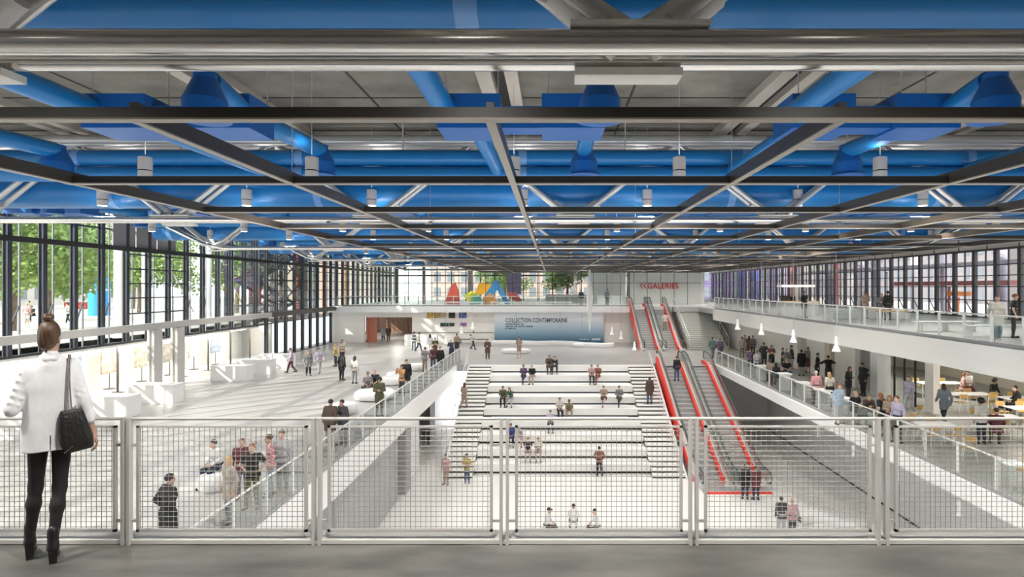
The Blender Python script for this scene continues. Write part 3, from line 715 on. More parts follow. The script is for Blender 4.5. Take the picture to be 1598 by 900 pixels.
# bell pendants
def make_pendant():
    r = empty('pendant_lamp')
    MB()._l([(.18,0),(.17,.03),(.09,.24),(.065,.32),(.085,.34),(.085,.44),(.06,.48),(.06,.60),(.025,.66)], 20, (0,0,0)).build('lamp_shade', mat('pendant_white', (.85,.84,.82), .35, emit=.25), r, smooth=True)
    MB().tube([(0,0,.66),(0,0,6)], .012, 6).build('cable', mat('cable_grey'), r)
    return r
P0 = make_pendant(); PS = .85
for i, (px, py, Y, lab) in enumerate([(955,522,50,'white bell pendant lowest left of three beside the red escalator'),(969,529,48,'white bell pendant in the middle of three beside the red escalator'),(990,546,44,'large white bell pendant in front of the red escalator foot'),
        (1151,514,37,'white bell pendant over the right balcony, farthest'),(1188,522,33.5,'white bell pendant over the right balcony, middle'),(1238,534,29.5,'white bell pendant over the right balcony, third'),(1305,548,25,'white bell pendant over the right balcony, nearest'),
        (737,513,52,'white bell pendant above the walking person with backpack'),(720,520,50,'white bell pendant left of the walking person, before the pictures'),(696,536,47,'white bell pendant above the crowd at the left railing')]):
    o = P0 if i == 0 else copy_tree(P0)
    o.location = ((px-860)*Y/900, Y, 2-(py-448)*Y/900); tag(o, lab, 'lamp', 'white bell pendants')
    for c in o.children:
        if c.name.startswith('cable'): c.scale = (1,1,(3.45-o.location.z-.66)/5.34); c.location.z = .66*(1-c.scale.z)
for i, (y, lab) in enumerate(((35.3,'farthest'),(31.2,'second farthest'),(27.2,'third farthest'),(23.1,'nearest'))):
    r = empty('wall_lamp', (16.5, y, -7.15), label='small white wall lamp on the lower right wall, '+lab, cat='lamp', group='wall lamps on the lower right wall')
    MB()._l([(.10,0),(.07,.1),(.05,.35),(.09,.5),(.05,.62)], 14, (-.16,0,0)).build('lamp_shade', mat('pendant_white'), r, smooth=True)
    MB().box(-.16,0,-.03,.03,.3,.36).build('bracket', WHITE, r)
# coloured sculptures on the far upper deck
def sculpt(pts, X, Y, col, lab, d=.5):
    MB().prism(pts, -d/2, d/2, 'y').build('angular_sculpture', mat('sculpture_%d' % int(X*10), col, .5), loc=(X,Y,0), label=lab, cat='sculpture')
sculpt([(-.9,0),(.9,0),(.75,1.6),(.35,2.6),(-.1,2.2)], -11.6, 67.6, (.75,.12,.08), 'tall red angular sculpture on the far deck')
sculpt([(-1.2,1.0),(-.4,.1),(.3,.3),(.6,1.1),(-.2,1.6)], -9.0, 67.2, (.82,.78,.05), 'lemon yellow angular sculpture on the far deck')
sculpt([(-.9,1.3),(-.1,1.1),(.9,1.5),(.9,2.4),(.3,2.3),(0,2.6),(-.5,2.4)], -8.0, 67.9, (.90,.42,.03), 'amber angular sculpture above the lemon yellow one')
sculpt([(-1.0,0),(1.0,0),(.6,.9),(.1,1.3),(-.7,.8)], -7.2, 67.2, (.85,.35,.10), 'low orange angular sculpture in front of the blue one')
sculpt([(-1.5,.9),(-.1,2.9),(.1,2.9),(1.6,0),(1.0,0),(.1,1.7),(-.6,.9)], -6.4, 67.7, (.05,.25,.55), 'blue A-shaped angular sculpture on the far deck')
sculpt([(-1.0,.0),(.7,.1),(.2,.9),(-.6,1.1)], -8.4, 66.7, (.10,.45,.40), 'teal angular sculpture at the front of the group')
sculpt([(-.5,.9),(.9,.1),(1.2,.5),(.4,1.4),(-.5,1.4)], -4.6, 67.6, (.45,.08,.08), 'dark red angular sculpture right of the blue one')
# ============================================================ furniture
# white display desks in the west hall
for i, (y, nm) in enumerate(((22.4,'nearest, behind the mesh'),(26,'second nearest'),(29.1,'third, in front of the pair of columns'),(36,'fourth'),(39,'fifth'),(42,'farthest'))):
    r = empty('display_plinth', (-19.9, y, G), label='long white display plinth in the west hall, '+nm, cat='plinth', group='white plinths in the west hall')
    MB().box(-1.1,1.1,-.45,.45,0,.9).build('body', WHITE, r); MB().box(-1.12,1.12,-.47,.47,.9,.94).build('top', WHITE, r)
# shop-window screens
FR = mat('brown_frame', (.11,.085,.07), .5)
scr = None
for i in range(12):
    y = 12.2+2.8*i
    if i == 0:
        r = empty('glass_screen', (-23.9, y, G)); b = MB().box(-.03,.03,0,.06,0,2.6).box(-.03,.03,2.74,2.8,0,2.6).box(-.03,.03,0,2.8,2.54,2.6).box(-.3,.3,-.05,.1,0,.03)
        b.build('frame', FR, r); MB().box(-.008,.008,.06,2.74,.03,2.54).build('pane', GLASS, r); scr = r
    else: r = copy_tree(scr, (-23.9, y, G))
    tag(r, 'tall glass shop screen with brown frame, %s from the balcony' % ['first','second','third','fourth','fifth','sixth','seventh','eighth','ninth','tenth','eleventh','last'][i], 'glass screen', 'glass screens along the west hall')
rr = random.Random(5)
for i in range(9):
    y = 22.5+2.6*i; col = [(.52,.42,.32),(.30,.26,.22),(.62,.54,.48),(.36,.40,.48),(.55,.36,.28)][i % 5]
    r = empty('display_stand', (-25.2, y, G), label='tall display stand with %s board behind the glass screens, %s from the balcony' % (['sand','dark brown','pale pink','blue grey','terracotta'][i % 5], ['first','second','third','fourth','fifth','sixth','seventh','eighth','last'][i]), cat='display stand')
    MB()._l([(.3,0),(.3,.03),(.03,.05),(.03,1.0)], 16, (0,0,0)).build('stand', FR, r, smooth=True)
    MB().box(-.05,.05,-.6,.6,.9,2.1).build('board', mat('display_%d' % (i % 5), col, .6, noise=.6, nscale=3), r)
# poufs and island seats
POUF = mat('pouf_white_vinyl', (.78,.77,.76), .35)
def pouf(px, py, z, rx_, ry_, h, lab, nm='pouf'):
    P_ = at(px, py, z)
    b = MB(); n = 28; rings = [(0.86,0),(.97,.12),(1,.4),(.97,.72),(.85,.92),(.6,.99),(.05,1)]
    o = 0
    for r_, t in rings:
        for k in range(n): a = 2*math.pi*k/n; b.v.append((rx_*r_*math.cos(a), ry_*r_*math.sin(a), h*t))
    for i in range(len(rings)-1):
        for k in range(n): b.f.append((i*n+k, i*n+(k+1) % n, (i+1)*n+(k+1) % n, (i+1)*n+k))
    b.f.append(tuple(range(n))[::-1]); b.f.append(tuple((len(rings)-1)*n+k for k in range(n)))
    return b.build(nm, POUF, loc=tuple(P_), smooth=True, label=lab, cat='pouf')
pouf(585, 622, G, 1.05, .95, .50, 'large white pouf with two people sitting on it')
pouf(614, 599, G, .75, .7, .48, 'white pouf between the large pouf and the orange jacket')
pouf(622, 590, G, .8, .5, .42, 'low white pouf behind the orange jacket')
pouf(649, 578, G, .55, .55, .5, 'round white pouf beside the khaki trousers')
pouf(537, 645, G, .6, .55, .52, 'round white pouf behind the pair in dark jackets')
pouf(336, 762, G, .46, .44, .48, 'round white pouf under the person in white shirt')
pouf(805, 551, G, 1.30, .7, .42, 'small oval white island seat in front of the printed wall')
pouf(915, 541, G, 1.35, .55, .42, 'oval white island seat at the right end of the printed wall')
def blob(pts, wd, h, loc, lab, nm='island_bench'):
    pts = [Vector((*p, 0)) for p in pts]; fine = []
    for i in range(len(pts)-1):
        p0 = pts[max(i-1,0)]; p1 = pts[i]; p2 = pts[i+1]; p3 = pts[min(i+2,len(pts)-1)]
        for t in [j/8 for j in range(8)]:
            fine.append(.5*((2*p1)+(-p0+p2)*t+(2*p0-5*p1+4*p2-p3)*t*t+(-p0+3*p1-3*p2+p3)*t**3))
    fine.append(pts[-1]); n = len(fine)
    Ls = []; Rs = []
    for i, p in enumerate(fine):
        d = (fine[min(i+1,n-1)]-fine[max(i-1,0)]).normalized(); u = Vector((-d.y,d.x,0)); e = min(1, math.sqrt(max(.02, 1-(1-min(i,n-1-i)/5)**2)) if min(i,n-1-i) < 5 else 1)
        w_ = wd[min(len(wd)-1, int(i/n*len(wd)))] if isinstance(wd, list) else wd
        Ls.append(p+u*w_*e); Rs.append(p-u*w_*e)
    ring = Ls+Rs[::-1]; m = len(ring); cen = fine
    b = MB(); prof = [(.90,0),(1,.25),(1,.7),(.93,.93),(.8,1)]
    for s_, t in prof:
        for k, q in enumerate(ring):
            c = cen[k] if k < n else cen[2*n-1-k]; v = c+(q-c)*s_; b.v.append((v.x, v.y, h*t))
    for i in range(len(prof)-1):
        for k in range(m): b.f.append((i*m+k, i*m+(k+1) % m, (i+1)*m+(k+1) % m, (i+1)*m+k))
    for i in range(n-1):
        for lay, fl in ((0,1),(len(prof)-1,0)):
            q = (lay*m+i, lay*m+i+1, lay*m+m-2-i, lay*m+m-1-i); b.f.append(q[::-1] if fl else q)
    return b.build(nm, POUF, loc=loc, smooth=True, label=lab, cat='bench')
blob([(-6.1,58.3),(-4.6,58.6),(-3.0,58.2),(-1.2,57.6),(0.6,58.0),(2.2,57.2),(3.8,55.6),(5.4,55.4),(5.9,56.3)], .42, .42, (0,0,G), 'long wavy white bench winding in front of the printed wall')
blob([(10.9,26.3),(12.0,26.9),(13.2,26.4),(13.9,25.3),(13.6,24.5)], .55, .42, (0,0,F), 'curved white bench on the lower floor at the right wall')
MB().box(-1.5,1.5,-.25,.25,.38,.46).box(-1.4,-1.3,-.22,.22,0,.38).box(1.3,1.4,-.22,.22,0,.38).build('wall_bench', mat('bench_grey', (.20,.19,.19), .5), loc=(-8.0,59.6,G), label='dark grey bench at the cream wall behind the striding person', cat='bench')
MB().box(-1.6,1.6,-.4,.4,0,1.05).build('reception_counter', WHITE, loc=(-13.0,57.8,G), label='white counter at the cream wall behind the crowd', cat='counter')
MB().box(-1.5,1.5,-.3,.3,0,1.0).build('reception_counter', WHITE, loc=(7.0,68.5,0), label='white counter on the far upper deck beside the spindle', cat='counter')
# stepped grey block and long benches on the far deck
b = MB()
for i in range(5): b.box(-2.6,2.6,i*.45,2.6,i*.22,(i+1)*.22)
b.build('stepped_block', mat('grey_green_stair'), loc=(1.9,70.5,0), label='grey stepped block on the far upper deck', cat='steps')
for x, lab in ((-9.5,'long pale bench on the far deck before the coloured sculptures, left'),(-4.5,'long pale bench on the far deck, middle'),(.2,'long pale bench on the far deck, right')):
    MB().box(-2.1,2.1,-.3,.3,.3,.42).box(-2,-1.9,-.28,.28,0,.3).box(1.9,2,-.28,.28,0,.3).build('deck_bench', WHITE, loc=(x,62.6,0), label=lab, cat='bench')
# upper right deck: bar with T-shaped canopy, benches
kb = empty('bar_counter', (16.9,40.2,0), label='white bar with T-shaped canopy on the upper right deck', cat='bar')
MB().box(-1.0,1.6,-.35,.35,0,1.0).build('counter', WHITE, kb); MB().box(-1.1,1.7,-.42,.42,1.0,1.05).build('counter_top', mat('light_wood', (.52,.33,.14), .5), kb)
MB().box(.1,.3,-.1,.1,1.05,2.0).build('canopy_post', WHITE, kb); MB().box(-1.0,1.3,-.45,.45,2.0,2.17).build('canopy', WHITE, kb)
MB().box(-.85,-.3,-.2,.2,1.05,1.42).box(-.2,.05,-.15,.15,1.05,1.35).build('coffee_machine', DARK, loc=(16.9,40.2,0), label='dark coffee machine on the white bar', cat='coffee machine')
for x, y, L_, lab in ((18.6,36.5,1.9,'rounded white sofa behind the bar, left'),(21.2,36.2,2.2,'rounded white sofa on the upper right deck, right')):
    r = empty('sofa', (x,y,0), label=lab, cat='sofa')
    MB().box(-L_/2,L_/2,-.4,.4,0,.42).build('seat', POUF, r); MB().tube([(-L_/2,.32,.5),(L_/2,.32,.5)], .16, 12).build('backrest', POUF, r, smooth=True)
for x, y, lab in ((18.7,33.5,'light wood table on the upper right deck'),(18.2,30.8,'second light wood table on the upper right deck')):
    r = empty('table', (x,y,0), label=lab, cat='table')
    MB().box(-.7,.7,-.35,.35,.70,.74).build('tabletop', mat('light_wood'), r)
    for sx in (-1,1):
        for sy in (-1,1): MB().tube([(sx*.62,sy*.28,0),(sx*.6,sy*.26,.7)], .02, 8).build('leg', WHITE, r)
for x, y, lab in ((18.0,26.3,'long white bench on the upper right deck, farther'),(18.3,23.6,'long white bench on the upper right deck, nearer')):
    r = empty('deck_bench', (x,y,0), label=lab, cat='bench')
    MB().box(-1.4,1.4,-.25,.25,.40,.45).build('seat', WHITE, r)
    for sx in (-1.2,0,1.2): MB().box(sx-.03,sx+.03,-.2,.2,0,.4).build('leg', WHITE, r)
# right balcony: white pedestals near the glass
for x, y, w_, h, lab in ((13.2,36.2,.5,.9,'tall white pedestal by the balcony glass, farthest'),(13.2,32.6,.45,.95,'white pedestal by the balcony glass below the charcoal jacket'),(13.3,30.4,.55,.8,'white pedestal by the balcony glass left of the blond person'),(13.2,26.2,.4,.8,'round white stool table below the plaid shirt'),(13.2,28.0,.5,.85,'white pedestal by the balcony glass right of the blond person')):
    if 'round' in lab: MB()._l([(w_,0),(w_,h-.06),(w_*.96,h)], 24, (0,0,0)).build('pedestal', WHITE, loc=(x,y,G), smooth=True, label=lab, cat='pedestal')
    else:
        r = empty('pedestal', (x,y,G), label=lab, cat='pedestal'); MB().box(-w_/2,w_/2,-w_/2,w_/2,0,h-.08).build('base', WHITE, r); MB().box(-w_/2-.08,w_/2+.08,-w_/2-.08,w_/2+.08,h-.08,h).build('top', WHITE, r)
# slatted doors, glass doors, white boxes under the deck
sd = empty('door_1', (17.8,32.2,G), kind='structure')
for i in range(12): MB().box(0,.04,i*.17-.9,i*.17-.77,0,2.45).build('slat', mat('slat_grey', (.26,.26,.25), .5), sd)
struct('door_2', MB().box(17.85,17.9,39.5,41.0,G,-1.35), mat('door_grey', (.58,.56,.54), .5))
struct('door_3', MB().box(17.9,17.95,35.6,36.9,G,-1.5), mat('door_wood', (.45,.36,.28), .5))
struct('wall_white_pillar', MB().box(17.2,17.9,30.4,31.1,G,-1.0), WHITE)
for i in range(4):
    r = empty('door_%d' % (4+i), (17.65, 27.1+i*.85, G), kind='structure')
    MB().box(-.03,.03,-.03,.04,0,2.55).box(-.03,.03,.80,.85,0,2.55).box(-.03,.03,0,.84,2.48,2.55).build('frame', mat('black_frame'), r)
    MB().box(-.01,.01,.04,.80,0,2.48).build('pane', GLASS2, r)
# restaurant tables and chairs
WOOD = mat('chair_plywood', (.55,.34,.11), .5, noise=.15, nscale=6)
def make_chair():
    r = empty('dining_chair')
    MB().box(-.21,.21,-.20,.20,.44,.465).build('seat', WOOD, r)
    b = MB(); n = 6
    for i in range(n):
        a0 = -.35+.7*i/n; a1 = -.35+.7*(i+1)/n
        q = lambda a, z, d: (.55*math.sin(a), .22+.0-(.55*math.cos(a)-.55)*-1+d, z)
        b.add([q(a0,.66,0),q(a1,.66,0),q(a1,.86,.03),q(a0,.86,.03),q(a0,.66,.014),q(a1,.66,.014),q(a1,.86,.044),q(a0,.86,.044)],[(0,1,2,3),(7,6,5,4),(0,4,5,1),(3,2,6,7),(0,3,7,4),(1,5,6,2)])
    b.build('backrest', WOOD, r)
    for sx in (-1,1):
        MB().tube([(sx*.17,-.16,.44),(sx*.20,-.20,0)], .012, 8).build('leg', WHITE, r)
        MB().tube([(sx*.17,.22,.80),(sx*.17,.17,.44),(sx*.20,.23,0)], .012, 8).build('leg', WHITE, r)
    return r
def make_table(wx, wy):
    r = empty('dining_table')
    MB().box(-wx/2,wx/2,-wy/2,wy/2,.72,.75).build('tabletop', WHITE, r)
    for sx in (-1,1):
        for sy in (-1,1): MB().box(sx*(wx/2-.08)-.02,sx*(wx/2-.08)+.02,sy*(wy/2-.08)-.02,sy*(wy/2-.08)+.02,0,.72).build('leg', WHITE, r)
    return r
CH = make_chair(); used = False
TB = [(20.6,30.6,2.4,.9,'at the back under the beige wall'),(19.7,27.4,2.2,.8,'in the middle, right of the blue grey jacket'),(21.3,26.4,1.4,.8,'with the curly-haired person'),(19.9,24.2,1.4,.8,'at the right edge of the picture'),(17.6,22.6,1.4,.8,'behind the person with big black hair'),(14.2,21.4,1.3,.7,'low and white near the balcony glass'),(13.3,16.6,.6,.6,'smallest, by the nearest balcony glass')]
for x, y, wx, wy, lab in TB:
    t = make_table(wx, wy); t.location = (x,y,G); tag(t, 'white restaurant table '+lab, 'table', 'white restaurant tables')
    cs = [(-.3*wx,-(wy/2+.18),180,'front left'),(.3*wx,-(wy/2+.18),180,'front right'),(-.3*wx,wy/2+.2,0,'back left'),(.3*wx,wy/2+.2,0,'back right')] if wx > .7 else [(.62,.25,-60,'right')]
    for cx, cy, rz, nm in cs:
        c = copy_tree(CH) if used else CH; used = True
        c.location = (x+cx, y+cy, G); c.rotation_euler = (0,0,R(rz))
        tag(c, 'plywood chair, %s side of the table %s' % (nm, lab.split(',')[0]), 'chair', 'plywood chairs of the restaurant')
for x, y, rz, lab in ((15.4,24.4,200,'loose plywood chair alone beside the balcony walkway'),(14.0,19.3,150,'plywood chair behind the mesh near the walkway, seat turned away')):
    c = copy_tree(CH, (x,y,G), R(rz)); tag(c, lab, 'chair', 'plywood chairs of the restaurant')
# unseen warm panels added to brighten the restaurant and the space under the decks
pn = None
for i, (x, y, z) in enumerate([(20,12,-1.0),(20,18,-1.0),(20,24,-1.0),(20,30,-1.0),(20,36,-1.0),(-12,66,-.62),(-17.5,66,-.62)]):
    r = empty('added_ceiling_panel', (x,y,z), label='flat added fill light %s' % (['in the restaurant ceiling, nearest','in the restaurant ceiling, second nearest','in the restaurant ceiling, middle','in the restaurant ceiling, second farthest','in the restaurant ceiling, farthest','behind the far cream wall','inside the far left doorway'][i]), cat='ceiling light')
    MB().box(-.6,.6,-.6,.6,-.04,0).build('frame', WHITE, r); MB().box(-.55,.55,-.55,.55,-.05,-.04).build('diffuser', mat('fill_panel_glow', (1,.95,.88), .5, emit=2), r)
    l = bpy.data.lights.new('fill_panel_light', 'AREA'); l.energy = 95 if i < 5 else 110; l.size = 1.1; l.color = (1,.94,.84); lo = bpy.data.objects.new('fill_panel_light', l); C.objects.link(lo); lo.parent = r; lo.location = (0,0,-.07)
struct('door_20', MB().box(-19.5,-18.5,61.2,61.3,G,-1.2).box(-19.5,-19.4,61.0,61.2,G,-1.2), mat('door_terracotta', (.55,.20,.12), .5))
# ============================================================ people: rounded limbs merged into one smooth surface
def V3(*a): return np.array(a, dtype=np.float32)
def surface(prims, res, cuts=(), name='body'):
    """prims: ('cap',a,b,ra,rb,k) or ('ell',c,(sx,sy,sz),k); one continuous skin around them. cuts: functions of X,Y,Z, kept where negative"""
    lo = np.array([1e9]*3); hi = -lo
    for p in prims:
        if p[0] == 'cap':
            for q, r in ((p[1], p[3]), (p[2], p[4])): lo = np.minimum(lo, np.array(q)-r); hi = np.maximum(hi, np.array(q)+r)
        else: lo = np.minimum(lo, np.array(p[1])-np.array(p[2])); hi = np.maximum(hi, np.array(p[1])+np.array(p[2]))
    lo -= res*3; hi += res*3
    n = np.ceil((hi-lo)/res).astype(int)+1
    ax = [lo[i]+res*np.arange(n[i]) for i in range(3)]
    Fd = np.full(tuple(n), 1.0, dtype=np.float32)
    for p in prims:
        k = p[-1]; m = k+res*2
        if p[0] == 'cap':
            a, b, ra, rb = np.array(p[1]), np.array(p[2]), p[3], p[4]
            l = np.minimum(a-ra, b-rb)-m; h = np.maximum(a+ra, b+rb)+m
        else:
            a = np.array(p[1]); s = np.array(p[2]); l = a-s-m; h = a+s+m
        i0 = np.maximum(0, np.floor((l-lo)/res).astype(int)); i1 = np.minimum(n, np.ceil((h-lo)/res).astype(int)+1)
        if (i1 <= i0).any(): continue
        X, Y, Z = np.meshgrid(*[ax[i][i0[i]:i1[i]].astype(np.float32) for i in range(3)], indexing='ij')
        if p[0] == 'cap':
            d = b-a; L2 = float((d*d).sum())+1e-9
            t = np.clip(((X-a[0])*d[0]+(Y-a[1])*d[1]+(Z-a[2])*d[2])/L2, 0, 1)
            D = np.sqrt((X-a[0]-t*d[0])**2+(Y-a[1]-t*d[1])**2+(Z-a[2]-t*d[2])**2)-(ra+(rb-ra)*t)
        else:
            q = np.sqrt(((X-a[0])/s[0])**2+((Y-a[1])/s[1])**2+((Z-a[2])/s[2])**2); D = (q-1)*float(s.min())
        sl = tuple(slice(i0[i], i1[i]) for i in range(3)); A = Fd[sl]
        hh = np.maximum(k-np.abs(A-D), 0)/k
        Fd[sl] = np.minimum(A, D)-hh*hh*k*.25
    if cuts:
        X, Y, Z = np.meshgrid(*[a.astype(np.float32) for a in ax], indexing='ij')
        for c in cuts: Fd = np.maximum(Fd, c(X, Y, Z))
    ins = Fd < 0
    c8 = [ins[i:n[0]-1+i, j:n[1]-1+j, k:n[2]-1+k] for i in (0,1) for j in (0,1) for k in (0,1)]
    cnt = sum(c.astype(np.int8) for c in c8); act = (cnt > 0) & (cnt < 8)
    idx = -np.ones(act.shape, dtype=np.int64); I = np.argwhere(act); idx[act] = np.arange(len(I))
    acc = np.zeros((len(I), 3)); num = np.zeros(len(I))
    cor = [(i,j,k) for i in (0,1) for j in (0,1) for k in (0,1)]
    for a in cor:
        for axn in range(3):
            if a[axn]: continue
            b = list(a); b[axn] = 1
            va = Fd[I[:,0]+a[0], I[:,1]+a[1], I[:,2]+a[2]]; vb = Fd[I[:,0]+b[0], I[:,1]+b[1], I[:,2]+b[2]]
            m = (va < 0) != (vb < 0); t = np.where(m, va/np.where(m, va-vb, 1), 0)
            P = np.tile(np.array(a, float), (len(I), 1)); P[:,axn] = t
            acc[m] += P[m]; num[m] += 1
    Vt = lo+res*(I+acc/num[:,None])
    faces = []
    for axn in range(3):
        o1, o2 = [(1,2),(2,0),(0,1)][axn]
        s0 = [slice(0, n[i]-1) if i == axn else slice(1, n[i]-1) for i in range(3)]; s1 = list(s0); s1[axn] = slice(1, n[axn])
        A = ins[tuple(s0)]; B = ins[tuple(s1)]; E_ = np.argwhere(A != B)
        if not len(E_): continue
        base = E_+np.array([0 if i == axn else 1 for i in range(3)])
        def g(d1, d2):
            q = base.copy(); q[:,o1] -= d1; q[:,o2] -= d2; return idx[q[:,0], q[:,1], q[:,2]]
        Q = np.stack([g(1,1), g(0,1), g(0,0), g(1,0)], 1); fl = ~A[tuple(E_.T)]
        Q[fl] = Q[fl][:, ::-1]; faces.append(Q)
    Q = np.concatenate(faces)
    me = bpy.data.meshes.new(name)
    me.vertices.add(len(Vt)); me.vertices.foreach_set('co', Vt.astype(np.float32).ravel())
    me.loops.add(Q.size); me.loops.foreach_set('vertex_index', Q.astype(np.int32).ravel())
    me.polygons.add(len(Q)); me.polygons.foreach_set('loop_start', np.arange(0, Q.size, 4, dtype=np.int32))
    me.polygons.foreach_set('use_smooth', np.ones(len(Q), bool)); me.update(calc_edges=True)
    return me
def U(v): v = np.array(v, float); return v/max(1e-9, np.linalg.norm(v))
class Pose:
    def __init__(s, pz=.93, py=0, lean=4, turn=0, head=8, L=None, Rr=None, kn=None, an=None, hipw=.09, sh=.185):
        s.P = np.array([0, py, pz]); ln = R(lean)
        rot = lambda x, f, z: s.P+np.array([x, -(f*math.cos(ln)+z*math.sin(ln)), z*math.cos(ln)-f*math.sin(ln)])
        s.rot = rot; s.waist = rot(0, 0, .17); s.chest = rot(0, .01, .36); s.shl = [rot(-sh, 0, .50), rot(sh, 0, .50)]
        s.neck = rot(0, 0, .54); hl = R(lean*.6+head)
        s.H = s.neck+np.array([0, -math.sin(hl)*.12-.01, .155])
        s.el = [np.array(L[0]), np.array(Rr[0])]; s.wr = [np.array(L[1]), np.array(Rr[1])]
        s.hip = [s.P+np.array([-hipw, 0, -.02]), s.P+np.array([hipw, 0, -.02])]
        s.kn = [np.array(k) for k in kn]; s.an = [np.array(k) for k in an]
        s.toe = []
        s.turn = turn
    def hd(s, x, y, z):      # a point given in head coordinates, turned with the head
        a = R(s.turn); return tuple(s.H+np.array([x*math.cos(a)-y*math.sin(a), x*math.sin(a)+y*math.cos(a), z]))
def foot(p, i):
    a = p.an[i]; k = p.kn[i]; d = np.array([a[0]-0, 0, 0]); s_ = -1 if i == 0 else 1
    return a+np.array([s_*.03, -.17, -.045])
def sleeves(p, grow, frac=1.0, k=.03):
    o = []
    for i in (0, 1):
        o.append(('cap', p.shl[i], p.el[i], .052+grow, .041+grow, k))
        if frac > .5:
            e = p.el[i]+(p.wr[i]-p.el[i])*(frac-.5)*2*.93; o.append(('cap', p.el[i], e, .041+grow, .031+grow, k))
        elif frac < .5: o[-1] = ('cap', p.shl[i], p.shl[i]+(p.el[i]-p.shl[i])*frac*2, .052+grow, .05+grow, k)
    return o
def torso(p, g, k=.07):
    r = p.rot
    return [('cap', r(-.075,0,0), r(.075,0,0), .105+g, .105+g, k), ('cap', r(-.055,0,.17), r(.055,0,.17), .095+g, .095+g, k),
            ('cap', r(-.085,.01,.36), r(.085,.01,.36), .100+g, .100+g, k), ('cap', r(-.13,0,.485), r(.13,0,.485), .058+g, .058+g, k)]
def legs(p, g, frac=1.0, k=.04):
    o = []
    for i in (0, 1):
        o.append(('cap', p.hip[i], p.kn[i], .085+g, .056+g, k))
        if frac >= 1:
            a = p.an[i]+(p.kn[i]-p.an[i])*.02; mid = p.kn[i]*.68+a*.32
            o.append(('cap', p.kn[i], mid, .053+g, .054+g, k)); o.append(('cap', mid, a, .052+g, .038+g, k))
        else: o[-1] = ('cap', p.hip[i], p.hip[i]+(p.kn[i]-p.hip[i])*frac, .085+g, .07+g, k)
    return o
def headp(p):
    h = p.hd
    o = [('ell', h(0,.012,.028), (.076,.094,.092), .02), ('ell', h(0,-.022,-.035), (.058,.07,.082), .03), ('cap', h(0,-.088,.0), h(0,-.102,-.022), .009, .013, .012),
         ('ell', h(-.078,.01,-.008), (.012,.022,.032), .008), ('ell', h(.078,.01,-.008), (.012,.022,.032), .008), ('cap', h(-.022,-.082,-.058), h(.022,-.082,-.058), .009, .009, .01),
         ('cap', p.neck-np.array([0,0,.05]), p.H+np.array([0,.015,-.05]), .054, .05, .03)]
    return o
def handp(p, i, R_=1.0):
    w = p.wr[i]; d = U(w-p.el[i]); up = np.array([0, -1, 0]) if abs(d[2]) > .7 else np.array([0, 0, 1])
    lat = U(up-d*np.dot(up, d)); s_ = 1 if i == 0 else -1
    nrm = np.cross(d, lat); inw = nrm if np.dot(nrm, np.array([s_, 0, -.2])) > 0 else -nrm
    o = []
    for t in (-.022, 0, .022): o.append(('cap', w+lat*t*.7, w+d*.075+lat*t, .016, .0155, .012))
    for q, L_ in ((-.033,.058),(-.011,.074),(.011,.078),(.033,.068)):
        b = w+d*.082+lat*q; m = b+(d*.9+inw*.35)*L_*.52; e = m+(d*.6+inw*.8)*L_*.5
        o += [('cap', b, m, .0105, .0095, .004), ('cap', m, e, .0095, .008, .004)]
    b = w+d*.02+lat*.026; m = b+(lat*.75+d*.65+inw*.2)*.04; o += [('cap', b, m, .0125, .011, .008), ('cap', m, m+(d*.9+inw*.3+lat*.1)*.034, .011, .009, .005)]
    return o
